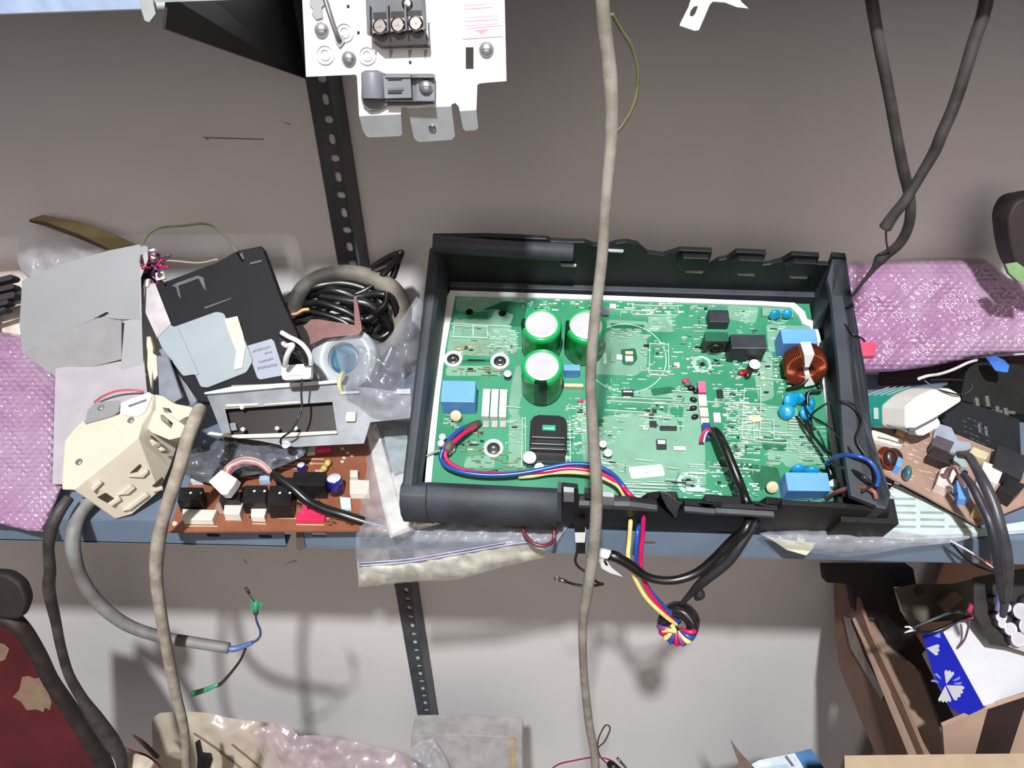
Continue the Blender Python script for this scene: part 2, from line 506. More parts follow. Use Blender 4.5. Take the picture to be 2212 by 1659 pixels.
# right wall with folded top
q = Plane(L(0, 0, 0.052), 0); q.n = n_
rt = [q.at(x, y) for x, y in [(1796, 640), (1787, 600), (1800, 556), (1828, 559), (1841, 640), (1872, 810), (1885, 940), (1900, 1000), (1925, 1068), (1915, 1100), (1838, 1070), (1822, 960), (1812, 800)]]
b.prism(rt, -n_ * 0.006, 1)
ri = [q.at(x, y) for x, y in [(1796, 640), (1798, 556), (1828, 559), (1841, 640), (1872, 810), (1885, 940), (1925, 1068), (1915, 1100), (1893, 1096), (1868, 960), (1850, 810), (1818, 640)]]
b.prism(ri, -n_ * 0.08, 1)
# inner sloping side of the right wall
b.loft([q.at(1822, 700), q.at(1836, 700), q.at(1884, 1030), q.at(1862, 1030)], [L(0.334, 0.15, 0.0), L(0.345, 0.15, 0.0), L(0.349, 0.0, 0.0), L(0.336, 0.0, 0.0)], 1)
# back wall
bw = [(934, 513), (1055, 512), (1180, 517), (1190, 522), (1230, 524), (1262, 524), (1280, 531), (1310, 534), (1330, 527), (1352, 524), (1376, 529), (1398, 548), (1432, 553), (1470, 541), (1539, 544), (1530, 577), (1553, 563),
      (1571, 560), (1591, 545), (1656, 548), (1646, 574), (1666, 571), (1690, 564), (1711, 551), (1771, 554), (1764, 572), (1790, 573), (1797, 553), (1828, 556), (1840, 640), (1812, 700), (960, 700)]
b.prism(on_v(bw, 0.204), V_ * 0.005, 0)
for x0, x1, y in ((1312, 1348, 536), (1478, 1520, 580), (1590, 1632, 586), (1704, 1745, 592), (1210, 1246, 567)):
    b.prism([on_v([(x0, y)], 0.204)[0], on_v([(x1, y + 2)], 0.204)[0], on_v([(x1 - 3, y + 6)], 0.204)[0], on_v([(x0 + 3, y + 4)], 0.204)[0]], -V_ * 0.003, 2)
for x0, x1, x2, x3, y in ((1440, 1470, 1539, 1528, 541), (1556, 1591, 1656, 1646, 546), (1672, 1711, 1771, 1762, 552)):
    b.prism(on_v([(x0 + 20, y + 14), (x1 + 6, y + 5), (x2 - 8, y + 7), (x3 - 4, y + 32), (x0 + 30, y + 34)], 0.204), -V_ * 0.006, 0)
# rounded dusty roll along the left half of the back rim
e0, e1 = on_v([(936, 527)], 0.2)[0], on_v([(1238, 545)], 0.2)[0]
b.tube([e0, e1], 0.008, 14, 1, 1)
b.box(L(0.0, 0.1985, -0.01), U_ * 0.345, V_ * 0.007, n_ * 0.014, 1)
# rounded front roll on the left
prof = [(-0.004, -0.036), (-0.004, 0.012), (-0.006, 0.024), (-0.012, 0.031), (-0.020, 0.031), (-0.027, 0.026), (-0.031, 0.016), (-0.031, 0.002), (-0.026, -0.012), (-0.021, -0.018), (-0.021, -0.036)]
b.loft([L(0.004, v, h) for v, h in prof], [L(0.1075, v, h * 0.93) for v, h in prof], 1, sm=True)
prof2 = [(v - 0.001, h * 1.04 + 0.001) for v, h in prof]
b.loft([L(-0.0145, v, h) for v, h in prof2], [L(0.006, v, h) for v, h in prof2], 1, sm=True)
casing = b.build('casing', [mat('black_tray_inside', (17, 20, 20), 0.48, spec=.35, var=0.2, scale=30), M_dust, mat('worn_edge', (150, 160, 158), 0.3)], unit, bevel=0.0008)
# front wall, right part: ledge with raised hooks
b = MB()
fw = [(1208, 1062), (1215, 1052), (1248, 1056), (1250, 1080), (1360, 1082), (1420, 1090), (1455, 1118), (1480, 1090), (1512, 1093), (1528, 1112), (1542, 1093), (1560, 1096), (1680, 1102), (1690, 1090), (1830, 1098), (1922, 1108), (1912, 1136), (1880, 1140), (1700, 1150), (1560, 1148), (1400, 1142), (1212, 1130)]
b.prism(on_v(fw, -0.022), V_ * 0.004, 0)
b.prism(on_v([(1250, 1080), (1360, 1082), (1420, 1090), (1420, 1095), (1250, 1086)], -0.022), -V_ * 0.004, 1)
b.prism(on_v([(1478, 1092), (1545, 1098), (1545, 1103), (1478, 1097)], -0.022), -V_ * 0.004, 1)
b.prism(on_v([(1545, 1096), (1672, 1104), (1672, 1109), (1545, 1101)], -0.022), -V_ * 0.004, 1)
for pts in ([(1372, 1082), (1398, 1064), (1424, 1060), (1462, 1062), (1468, 1080), (1450, 1090), (1420, 1092)], [(1508, 1086), (1524, 1067), (1600, 1072), (1612, 1090), (1590, 1096)], [(1632, 1088), (1655, 1072), (1690, 1076), (1696, 1094), (1670, 1098)]):
    b.prism(on_v(pts, -0.008), -V_ * 0.006, 0)
    b.prism([on_v([pts[0]], -0.02)[0], on_v([pts[-1]], -0.02)[0], on_v([pts[-1]], -0.008)[0], on_v([pts[0]], -0.008)[0]], n_ * 0.003, 1)
b.loft(on_v([(1424, 1060), (1440, 1062), (1470, 1086), (1460, 1116), (1440, 1092)], -0.008), on_v([(1424, 1062), (1440, 1066), (1470, 1088), (1460, 1120), (1440, 1096)], -0.024), 1)
# box at the right front corner and the long left clip
b.box(L(0.318, -0.026, -0.004), U_ * 0.042, V_ * 0.02, n_ * 0.034, 0)
b.prism(on_v([(1204, 1062), (1213, 1064), (1213, 1128), (1204, 1126)], -0.030), V_ * 0.008, 1)
b.build('front_rail', [mat('black_rail', (18, 19, 21), 0.5, spec=.35, var=0.2), mat('worn_black_edge', (74, 76, 82), 0.5)], unit, bevel=0.0006)
for x0, y0, x1, y1 in ((1217, 1062, 1240, 1084), (1300, 1072, 1327, 1091)):
    bb = MB(); bb.prism(on_v([(x0, y0), (x1, y0 + 2), (x1, y1 + 1), (x0, y1)], -0.026), V_ * 0.004); bb.build('latch', mat('mid_grey_plastic', (150, 152, 160), 0.5), unit, bevel=0.0004)
bb = MB()
bb.prism(on_v([(1262, 1064), (1294, 1066), (1292, 1078), (1264, 1076)], -0.023), V_ * 0.004); bb.build('latch', M_blk, unit)
# heat sink carrying the tray from below (its fins stand on the shelf)
b = MB()
hz = L(0.06, 0.06, -0.0365); hw = L(0.28, 0.06, -0.0365)
for k in range(12):
    u0 = 0.05 + k * 0.02
    p1, p2 = L(u0, 0.05, -0.037), L(u0, 0.17, -0.037)
    b.prism([p1, p2, Vc((p2.x, p2.y, 0.003)), Vc((p1.x, p1.y, 0.003))], U_ * 0.003)
b.build('heat_sink', M_zinc2, unit)
# white sealing strip framing the board
b = MB()
fr = [(973, 630), (1280, 640), (1640, 653), (1715, 657), (1737, 676), (1742, 692), (1758, 697), (1768, 722), (1777, 760), (1792, 850), (1803, 930), (1815, 1000), (1830, 1085), (1822, 1085), (1800, 1000), (1786, 920), (1778, 850), (1765, 765), (1756, 726), (1748, 708), (1732, 702), (1724, 684), (1708, 667), (1640, 662), (1280, 650), (984, 640), (962, 760), (950, 860), (940, 960), (932, 1048), (918, 1048), (926, 960), (938, 860), (950, 760), (963, 650)]
b.prism(pg(BP, fr, 0.0), n_ * 0.0022, 0)
b.build('sealing_strip', mat('white_silicone', (206, 214, 216), 0.45, var=0.05), unit)

# ---- the board and its printed pattern
b = MB()
b.box(L(0.0, -0.001, -0.006), U_ * BW, V_ * (BH + 0.002), n_ * 0.006, 0)
eps = [0.00005]


def pr_(pts, m, rr=0, h=None):
    eps[0] += 0.000002
    if rr: pts = rounded(pts, rr, 3)
    b.prism(pg(BP, pts, 0), n_ * (h or eps[0]), m)


def ring(cx, cy, r1, m, r0=None, k=18, ry=0.82):
    eps[0] += 0.000002
    u0, v0 = bq(cx, cy); s_ = r1 * 0.00039
    P1 = [L(u0 + s_ * math.cos(2 * math.pi * i / k), v0 + s_ * math.sin(2 * math.pi * i / k), 0) for i in range(k)]
    if r0 is None: b.prism(P1, n_ * eps[0], m)
    else:
        s0 = r0 * 0.00039
        b.holed([P1, [L(u0 + s0 * math.cos(2 * math.pi * i / k), v0 + s0 * math.sin(2 * math.pi * i / k), 0) for i in range(k)]], n_ * (eps[0]), m)


# pale copper pours seen through the mask (1), dark gaps (2), silk white (3), tinned (4)
for pts in ([(985, 642), (1150, 646), (1072, 668), (1040, 674), (985, 672)], [(980, 690), (1060, 690), (1072, 664), (1108, 662), (1112, 690), (1095, 705), (1060, 712), (1050, 705), (975, 712)],
            [(972, 712), (1050, 710), (1100, 708), (1118, 722), (1118, 762), (1060, 770), (965, 765)], [(965, 790), (1085, 790), (1090, 800), (1085, 812), (962, 812)],
            [(1115, 790), (1125, 790), (1128, 850), (1118, 890), (1138, 925), (1130, 930), (1098, 890), (1105, 830)],
            [(1310, 715), (1385, 720), (1398, 735), (1398, 790), (1375, 812), (1270, 808), (1300, 760)], [(1400, 680), (1450, 684), (1455, 718), (1400, 716)],
            [(1310, 690), (1400, 695), (1400, 712), (1310, 708)], [(1570, 640 + 20), (1640, 664), (1632, 700), (1575, 690)], [(1655, 700), (1748, 705), (1755, 720), (1690, 715), (1690, 760), (1660, 760)],
            [(1300, 900), (1420, 885), (1460, 900), (1480, 960), (1470, 1010), (1445, 1070), (1290, 1060), (1285, 980)], [(1480, 850), (1520, 850), (1525, 1050), (1470, 1050), (1465, 990)],
            [(1250, 880), (1280, 880), (1285, 1010), (1262, 1010)], [(1590, 870), (1720, 880), (1780, 1000), (1700, 1010), (1660, 960), (1600, 960)],
            [(1620, 760), (1668, 760), (1672, 860), (1640, 870)], [(1385, 840), (1480, 842), (1480, 860), (1380, 858)], [(1100, 900), (1130, 905), (1132, 1010), (1098, 1010)],
            [(1010, 985), (1070, 985), (1068, 1012), (1000, 1010)], [(1650, 880), (1680, 880), (1690, 1000), (1660, 1010)]):
    pr_(pts, 1, 8)
for pts in ([(1040, 670), (1090, 650), (1140, 655), (1130, 705), (1100, 706), (1110, 680), (1072, 668)], [(965, 778), (1100, 776), (1100, 782), (965, 784)], [(1318, 698), (1392, 702), (1392, 712), (1318, 708)],
            [(1340, 755), (1372, 752), (1378, 775), (1366, 790), (1345, 788)], [(1405, 840), (1450, 835), (1470, 846), (1410, 856)], [(1600, 1000), (1680, 1010), (1690, 1050), (1640, 1060)],
            [(1290, 905), (1305, 905), (1302, 925), (1288, 925)], [(1640, 940), (1700, 950), (1698, 975), (1650, 972)], [(1555, 1000), (1600, 1000), (1610, 1020), (1560, 1015)]):
    pr_(pts, 2, 5)
ring(1352, 772, 92, 3, 90, 40); ring(1517, 787, 22, 3, 15); ring(1488, 1043, 24, 3, 16); ring(1488, 1043, 10, 5); ring(1517, 787, 6, 5)
for cx, cy in ((1014, 674), (1085, 677)): ring(cx, cy, 9, 5)
for x0, y0, x1, y1 in ((1010, 776, 1048, 780), (997, 958, 1034, 963)): pr_([(x0, y0), (x1, y0 + 1), (x1, y1), (x0, y1)], 5)
# fields of printed dashes and solder pads, as regions on the board: x0, y0, x1, y1, count, long, high, mat
F = [(1120, 648, 1280, 668, 26, 14, 3, 3), (1330, 650, 1470, 684, 34, 16, 3.2, 3), (975, 690, 1050, 760, 60, 20, 1.6, 4), (1050, 715, 1115, 765, 42, 16, 1.8, 3), (965, 740, 1110, 768, 40, 12, 3, 4),
     (1585, 662, 1620, 690, 14, 16, 1.8, 3), (1655, 690, 1690, 760, 26, 20, 1.8, 3), (1590, 690, 1625, 720, 12, 14, 1.8, 3), (1395, 690, 1450, 716, 14, 22, 1.8, 3), (1395, 745, 1470, 760, 4, 18, 2.4, 3),
     (1300, 800, 1380, 900, 44, 18, 2.0, 3), (1380, 860, 1470, 930, 50, 16, 2.0, 3), (1218, 860, 1262, 980, 80, 12, 2.2, 3), (1200, 925, 1225, 1005, 22, 14, 3, 3), (1290, 900, 1340, 960, 24, 10, 2.2, 3),
     (1470, 770, 1560, 810, 34, 16, 2.4, 3), (1440, 835, 1495, 900, 30, 16, 1.8, 3), (1560, 830, 1600, 990, 120, 15, 2.4, 3), (1596, 860, 1640, 985, 60, 15, 2.6, 3), (1535, 830, 1560, 880, 18, 10, 2.4, 3),
     (1470, 1000, 1540, 1080, 34, 26, 2.4, 3), (1535, 990, 1640, 1075, 60, 10, 4, 3), (1330, 1038, 1440, 1075, 24, 50, 2.2, 3), (1290, 985, 1350, 1020, 18, 22, 2.0, 3), (1660, 930, 1700, 960, 14, 20, 2.0, 3),
     (1560, 880, 1660, 930, 30, 24, 1.6, 3), (1700, 900, 1770, 980, 30, 22, 1.6, 3), (1640, 960, 1790, 1010, 26, 30, 1.4, 3), (1010, 980, 1120, 1018, 26, 18, 2.0, 4), (975, 795, 1090, 812, 22, 18, 2.2, 4),
     (955, 900, 985, 930, 14, 12, 2.0, 3), (1090, 905, 1130, 960, 16, 18, 1.6, 3), (985, 930, 1040, 990, 22, 12, 3, 4), (1620, 770, 1700, 860, 40, 12, 2.4, 3), (1300, 715, 1395, 735, 16, 24, 1.6, 3),
     (1480, 660, 1540, 700, 14, 16, 2.0, 3), (1470, 700, 1520, 760, 26, 14, 2.0, 3), (1570, 780, 1620, 820, 16, 12, 3, 3), (1380, 735, 1450, 815, 26, 14, 2.4, 3), (1285, 1060, 1345, 1075, 6, 14, 2, 3), (1735, 1040, 1800, 1080, 22, 16, 2, 3)]
for x0, y0, x1, y1, cnt, lg, hg, m in F:
    for i in range(int(cnt * 1.2)):
        x, y = rnd.uniform(x0, x1), round(rnd.uniform(y0, y1) / 4.2) * 4.2
        l_ = lg * rnd.uniform(0.3, 1.1); hh = hg * rnd.uniform(0.5, 1.0); sl = 0.045 * l_
        if rnd.random() < 0.10: l_, hh = 1.4, rnd.uniform(6, 16)
        pr_([(x, y), (x + l_, y + sl), (x + l_ - 1, y + sl + hh), (x + 1, y + hh)], m if rnd.random() > 0.14 else (1 if rnd.random() < .6 else 5))
# long traces and white outlines
for x0, y0, x1, y1 in ((1310, 670, 1400, 675), (1385, 802, 1450, 805), (1310, 860, 1470, 868), (1310, 868, 1500, 878), (1305, 888, 1390, 893), (1380, 900, 1450, 906), (1450, 846, 1500, 850), (1525, 870, 1650, 876), (1600, 930, 1700, 938),
                       (1300, 1002, 1345, 1006), (1370, 994, 1410, 998), (1440, 1012, 1465, 1015), (1640, 820, 1720, 826), (1625, 955, 1700, 960), (1530, 1010, 1640, 1018), (1500, 705, 1530, 707), (1512, 760, 1565, 766),
                       (1140, 830, 1150, 832), (1265, 915, 1280, 917), (1310, 832, 1318, 850), (1090, 880, 1125, 883), (975, 702, 1105, 708), (975, 730, 1055, 733), (1095, 915, 1110, 916), (1555, 990, 1640, 996)):
    pr_([(x0, y0), (x1, y1), (x1, y1 + 1.6), (x0, y0 + 1.6)], 3)
for (x0, y0, x1, y1) in ((982, 706, 1022, 730), (1022, 707, 1052, 731), (1365, 662, 1462, 682), (1402, 745, 1442, 812), (1602, 908, 1625, 950), (1640, 908, 1668, 950), (1605, 842, 1640, 900), (1128, 905, 1134, 1012), (1224, 912, 1230, 1008)):
    for a_, b_ in (((x0, y0), (x1, y0 + 2)), ((x0, y1), (x1, y1 + 2))): pr_([a_, b_, (b_[0], b_[1] + 1.5), (a_[0], a_[1] + 1.5)], 3)
    for a_, b_ in (((x0, y0), (x0 - 2, y1)), ((x1, y0), (x1 + 1, y1))): pr_([a_, (a_[0] + 1.5, a_[1]), (b_[0] + 1.5, b_[1]), b_], 3)
for i in range(5): pr_([(1340, 1046 + i * 7), (1440, 1050 + i * 7), (1440, 1052 + i * 7), (1340, 1048 + i * 7)], 3)
pr_([(1480, 1055), (1522, 1057), (1522, 1066), (1480, 1064)], 3); pr_([(1486, 1022), (1524, 1024), (1524, 1028), (1486, 1026)], 3)
for i in range(5): pr_([(1600, 893 + i * 7), (1622, 894 + i * 7), (1622, 896 + i * 7), (1600, 895 + i * 7)], 3); pr_([(1702, 905 + i * 6), (1722, 906 + i * 6), (1722, 908 + i * 6), (1702, 907 + i * 6)], 3)
pr_([(1612, 903), (1645, 904), (1644, 913), (1625, 916)], 6, 3)
pr_([(1645, 668), (1712, 672), (1712, 690), (1645, 686)], 1)
board = b.build('circuit_board', [M_pcb, M_pour, M_trk, M_silk, M_sold, M_blk, M_tan], unit)

# ---- components: parts of the unit
def comp(name, m, bld, bevel=0.0, parent=None, **k):
    q_ = MB(); bld(q_); return q_.build(name, m, parent or unit, bevel=bevel, **k)


def bxp(px, py, w_, d_, h_, rot=0, h0=0):
    """(origin, a, b) of a box on the board whose near-left bottom corner is at that pixel; sizes in metres"""
    u0, v0 = bq(px, py, h0); c_, s_ = math.cos(R(rot)), math.sin(R(rot))
    return L(u0, v0, h0), U_ * (w_ * c_) + V_ * (w_ * s_), -U_ * (d_ * s_) + V_ * (d_ * c_), n_ * h_


# three big electrolytic capacitors
for cx, cy, sa in ((1170, 700, 180), (1266, 702, 185), (1171, 790, 268)):
    H = 0.04; u0, v0 = bq(cx, cy, H); r_ = 0.0174
    q_ = MB(); q_.lathe(L(u0, v0, 0), n_, [(r_ - .002, 0), (r_ - .0004, .002), (r_, .004), (r_, H - .004), (r_ - .0006, H - .001), (r_ - .0018, H + .0004), (r_ - .0034, H + .0002), (r_ - .0036, H - .0012)], 48, 0, ms=[0, 0, 0, 1, 1, 1, 1, 1])
    ce = q_.build('electrolytic_capacitor', [M_cdark, M_cgreen], unit)
    q_ = MB(); q_.lathe(L(u0, v0, H - .0014), n_, [(r_ - .0034, 0), (r_ - .0034, .001), (r_ - .006, .0012)], 40)
    for k in range(3):
        a_ = R(90 + 120 * k + sa); q_.prism([L(u0, v0, H - .0003) + U_ * .0008 * math.sin(a_) - V_ * .0008 * math.cos(a_) * 0, L(u0, v0, H - .0003) + (U_ * math.cos(a_) + V_ * math.sin(a_)) * .011 + U_ * .0004, L(u0, v0, H - .0003) + (U_ * math.cos(a_) + V_ * math.sin(a_)) * .0112 - V_ * .0006], n_ * 0.0003)
    q_.build('capacitor_top', M_foil, ce, label='bare aluminium top disc')
    q_ = MB(); A0 = [R(sa + d) for d in range(-18, 19, 6)]
    dr = lambda a_, rr, h_: L(u0, v0, h_) + (U_ * math.cos(a_) + V_ * math.sin(a_)) * rr
    q_.loft([dr(a_, r_ + .00012, 0.003) for a_ in A0] + [dr(a_, r_ - .001, 0.003) for a_ in reversed(A0)], [dr(a_, r_ + .00012, H - .001) for a_ in A0] + [dr(a_, r_ - .001, H - .001) for a_ in reversed(A0)])
    q_.loft([dr(a_, r_ + .0001, H - .001) for a_ in A0] + [dr(a_, r_ - .003, H - .001) for a_ in reversed(A0)], [dr(a_, r_ - .001, H + .0007) for a_ in A0] + [dr(a_, r_ - .003, H + .0007) for a_ in reversed(A0)])
    q_.build('polarity_band', M_stripe, ce)
# rounded side feet of the capacitor below the third one
# blue film capacitors / relays
for px, py, w_, d_, h_, rot in ((957, 893, .0285, .0205, .0215, 1), (1677, 769, .030, .0150, .0210, 2), (1687, 1080, .0330, .0155, .0200, 2), (1217, 816, .0140, .0060, .0130, 2)):
    o_, a_, b_, c_ = bxp(px, py, w_, d_, h_, rot)
    q_ = MB(); q_.box(o_, a_, b_, c_); q_.build('film_capacitor', M_bluea, unit, bevel=0.0006)
# little tan button beside the blue blocks
for px, py in ((985, 896), (1668, 1050)):
    u0, v0 = bq(px, py, .006); comp('varistor', M_tan, lambda q_: q_.lathe(L(u0, v0 - .001, .006), (n_ * .8 - V_ * .6), [(.0030, -.006), (.0046, -.001), (.0050, .0004), (.0044, .0012), (.001, .0014)], 18))
# white cement resistors, three columns
for i in range(3):
    o_, a_, b_, c_ = bxp(1041 + i * 18.5, 907 + i * .6, .0062, .0265, .0070, 1)
    q_ = MB(); q_.box(o_, a_, b_, c_)
    for k in range(3): q_.box(o_ + b_ * (.12 + .3 * k) + n_ * .0070, a_, b_ * .02, n_ * .0002, 1)
    q_.build('cement_resistor', [M_white, M_mintd], unit, bevel=0.0004)
    q_ = MB(); o_, a_, b_, c_ = bxp(1043 + i * 18.5, 925, .005, .006, .0022); q_.box(o_, a_, b_, c_); q_.build('resistor_foot', mat('frosted_foot', (168, 164, 156), 0.4), unit)
# black transformer with stepped front and green label
u0, v0 = bq(1142, 1008); tr = MB(); W = .0305
k1 = 1.2
tr.prism([L(u0, v0 + .010, 0), L(u0 + W, v0 + .010, 0), L(u0 + W, v0 + .035, 0), L(u0 + W - .003, v0 + .040, 0), L(u0 + .003, v0 + .040, 0), L(u0, v0 + .035, 0)], n_ * .014)
tr.prism([L(u0 + .001, v0 + .0125, .014), L(u0 + W - .001, v0 + .0125, .014), L(u0 + W - .002, v0 + .033, .014), L(u0 + W - .006, v0 + .039, .014), L(u0 + .006, v0 + .039, .014), L(u0 + .002, v0 + .033, .014)], n_ * .004)
tr.box(L(u0 + .0045, v0 + .0165, .018), U_ * (W - .009), V_ * .018, n_ * .004)
tr.box(L(u0 + .001, v0 + .002, 0), U_ * (W - .002), V_ * .009, n_ * .0065)
for vv, hh in ((.0100, .0140), (.0125, .0180), (.0165, .0220)): tr.box(L(u0 + .002, v0 + vv, hh - .0006), U_ * (W - .004), V_ * .0006, n_ * .0008, 1)
trf = tr.build('transformer', [M_blk, mat('polished_edge', (150, 152, 160), 0.3)], unit, bevel=0.0005)
q_ = MB(); q_.box(L(u0 + .0102, v0 + .0230, .022), U_ * .0105, V_ * .0048, n_ * .0002, 0); q_.box(L(u0 + .0115, v0 + .0245, .0221), U_ * .0078, V_ * .0008, n_ * .0002, 1); q_.build('transformer_label', [M_grn, M_silk], trf, label='small green label with one line of print')
# mounting collars with screws
for cx, cy in ((979, 776), (1080, 781), (1066, 969)):
    u0, v0 = bq(cx, cy)
    q_ = MB(); q_.lathe(L(u0, v0, 0), n_, [(.0086, 0), (.0086, .0012), (.0080, .0020), (.0064, .0022), (.0058, .0018), (.0056, .0002)], 30); mc = q_.build('mounting_collar', mat('white_collar', (196, 212, 208), 0.4), unit)
    q_ = MB(); q_.lathe(L(u0, v0, .0003), n_, [(.0055, 0), (.0055, .0002)], 20); q_.build('collar_hole', M_blk, mc)
    q_ = MB(); q_.lathe(L(u0, v0 - .0012, .0004), n_, [(.0036, 0), (.0036, .0006), (.0028, .0012), (.0016, .0013), (.0014, .0006)], 20); q_.build('screw', M_steel, mc)
# small cylinders (small electrolytics)
for px, py, r_, h_ in ((1097, 815, .0035, .0070), (1144, 998, .0056, .0100), (1193, 996, .0030, .0060), (1301, 966, .0034, .0070), (1312, 985, .0036, .0070), (1625, 798, .0050, .0095), (1165, 1013, .0042, .004)):
    u0, v0 = bq(px, py)
    q_ = MB(); q_.lathe(L(u0, v0, 0), n_, [(r_, 0), (r_, h_ - .0006), (r_ - .0005, h_)], 20, 0, ms=[0, 1, 1]); q_.build('small_capacitor', [M_blk, mat('pale_cap_top', (214, 216, 214), 0.35)], unit)
# two red-brown film drops beside the white cap
for px, py, ang, m_ in ((1603, 810, 25, M_drop), (1615, 812, 60, mat('dark_brown_lacquer', (50, 34, 30), 0.35))):
    u0, v0 = bq(px, py); comp('film_drop', m_, lambda q_: q_.ball(L(u0, v0, .004), (U_ * math.cos(R(ang)) + V_ * math.sin(R(ang))), .0052, .0026))
# black relays at the top right
for px, py, w_, d_, h_, rot in ((1527, 711, .0180, .0130, .0120, 1), (1514, 763, .0200, .0085, .0190, 1), (1568, 783, .0300, .0140, .0235, 2)):
    o_, a_, b_, c_ = bxp(px, py, w_, d_, h_, rot); q_ = MB(); q_.box(o_, a_, b_, c_)
    if h_ == .0235: q_.box(o_ + c_ - b_ * .02, a_, b_ * .06, n_ * .0004, 1)
    q_.build('relay', [mat('black_relay', (44, 46, 54), 0.5, var=.2), M_ink], unit, bevel=0.0007)
o_, a_, b_, c_ = bxp(1514, 763, .0202, .0090, .0200, 1); o_ = o_ + c_ * .93; c_ = c_ * .12; comp('coil_cap', M_dkgrn, lambda q_: q_.box(o_, a_, b_, c_), .0004)
u0, v0 = bq(1541, 765); q_ = MB(); q_.torus(L(u0, v0, .009), V_, .0055, .0014, 0, 20, 8); q_.torus(L(u0, v0, .009), V_, .0028, .0010, 0, 20, 8); q_.build('ferrite_coil', M_blk, unit)
# toroid choke: copper winding over a core, white divider, black lead
u0, v0 = bq(1727, 812); tc = L(u0 - .001, v0 + .001, .0180); tax = (V_ * -0.93 + n_ * 0.36 - U_ * .04).normalized()
ta = tax.orthogonal().normalized(); upd = n_ - tax * n_.dot(tax); upd.normalize(); sid = tax.cross(upd)
RO_, RI_, HW = .0160, .0078, .0078
dd = lambda an: upd * math.cos(an) + sid * math.sin(an)
core = MB(); cn = 36
for i in range(cn):
    d0, d1 = dd(2 * math.pi * i / cn), dd(2 * math.pi * (i + 1) / cn)
    core.add([tc + d0 * RO_ - tax * HW, tc + d0 * RO_ + tax * HW, tc + d0 * RI_ + tax * HW, tc + d0 * RI_ - tax * HW, tc + d1 * RO_ - tax * HW, tc + d1 * RO_ + tax * HW, tc + d1 * RI_ + tax * HW, tc + d1 * RI_ - tax * HW],
             [[0, 1, 5, 4], [1, 2, 6, 5], [2, 3, 7, 6], [3, 0, 4, 7]])
tor = core.build('toroid_choke', mat('choke_core', (96, 46, 34), 0.5), unit)
wn = MB(); e_ = .0008
for k in range(60):
    an = 2 * math.pi * k / 60; aa = (an + math.pi) % (2 * math.pi) - math.pi
    if abs(aa - .12) < 0.30 or abs(abs(aa) - 2.75) < 0.34 and aa < 0: continue
    d = dd(an); ro, ri, hw = RO_ + e_, RI_ - e_, HW + e_
    wn.tube([tc + d * r_ + tax * w_ for r_, w_ in ((ro, -hw * .8), (ro, hw * .8), (ro - .0015, hw), (ri + .0015, hw), (ri, hw * .8), (ri, -hw * .8), (ri + .0015, -hw), (ro - .0015, -hw), (ro, -hw * .8))], .00074, 6, 0, 2)
wn.build('winding', M_copper, tor, kind='stuff')
q_ = MB()
for an in (.12, -2.75):
    d = dd(an); t2 = d.cross(tax)
    q_.loft([tc + d * rr + t2 * w2 + tax * ww for rr, w2, ww in ((RO_ + .0016, -.0044, -.0086), (RO_ + .0016, .0044, -.0086), (RO_ + .0016, .0044, .0090), (RO_ + .0016, -.0044, .0090))], [tc + d * rr + t2 * w2 + tax * ww for rr, w2, ww in ((.0035, -.0018, -.0084), (.0035, .0018, -.0084), (.0035, .0018, .0092), (.0035, -.0018, .0092))])
q_.build('divider', M_white, tor, bevel=.0006, label='white plastic divider between the windings')
u1, v1 = bq(1735, 842); q_ = MB(); q_.tube([L(u1 - .015, v1 - .002, .003), L(u1 - .004, v1, .010), L(u1 + .003, v1 + .006, .014), L(u1 + .010, v1 + .003, .012), L(u1 + .012, v1 - .004, .008), L(u1 + .002, v1 - .006, .006), L(u1 + .001, v1 - .018, .002)], .0013, 8); q_.build('lead', M_rub, tor)
# teal disc capacitors
for px, py, rr, tilt, ax in ((1698, 682, .0048, 60, 0), (1672, 684, .0055, 70, 10), (1706, 868, .0068, 35, 20), (1723, 864, .0060, 75, -40), (1697, 893, .0068, 30, -30), (1740, 895, .0066, 25, 40), (1752, 874, .0055, 60, 80), (1722, 1018, .0060, 65, 5), (1750, 1022, .0062, 75, -5)):
    u0, v0 = bq(px, py, .003)
    d = (n_ * math.cos(R(tilt)) + (U_ * math.sin(R(ax)) - V_ * math.cos(R(ax))) * math.sin(R(tilt))).normalized()
    q_ = MB(); q_.ball(L(u0, v0, .006), d, .0026, rr); q_.build('disc_capacitor', M_teal, unit)
# white wire socket row and coloured plugs
for px, py, w_, d_, h_, m_ in ((1507, 853, .0066, .011, .005, M_pinkp), (1508, 882, .0068, .0108, .005, M_white), (1510, 905, .0072, .0085, .005, mat('blush_plastic', (222, 196, 184), .4)), (1513, 922, .0066, .0060, .005, M_white), (1517, 954, .0062, .0140, .008, mat('dark_blue_plastic', (30, 60, 120), .4)),
                              (1541, 915, .006, .009, .003, M_mint), (1455, 797, .005, .005, .003, M_ivory), (1316, 672, .006, .005, .005, M_ivory), (1298, 685, .007, .007, .004, M_ink), (1350, 783, .0070, .0052, .003, M_mint), (1331, 780, .0052, .0052, .003, M_mint), (1350, 768, .007, .003, .003, M_tan), (1318, 783, .004, .009, .002, M_pour),
                              (1303, 787, .003, .011, .0015, M_silk), (1778, 1058, .0090, .0062, .0080, M_mint), (1454, 975, .010, .0035, .003, M_ivory), (1218, 842, .0165, .0032, .006, M_tan), (1247, 870, .006, .0016, .003, M_red)):
    o_, a_, b_, c_ = bxp(px, py, w_, d_, h_, 1); nm = 'socket' if h_ >= .005 else 'chip_resistor'; h_ = h_ * 1.6 if nm == 'socket' else h_
    q_ = MB(); q_.box(o_, a_, b_, c_); q_.build(nm, m_, unit, bevel=.0003)
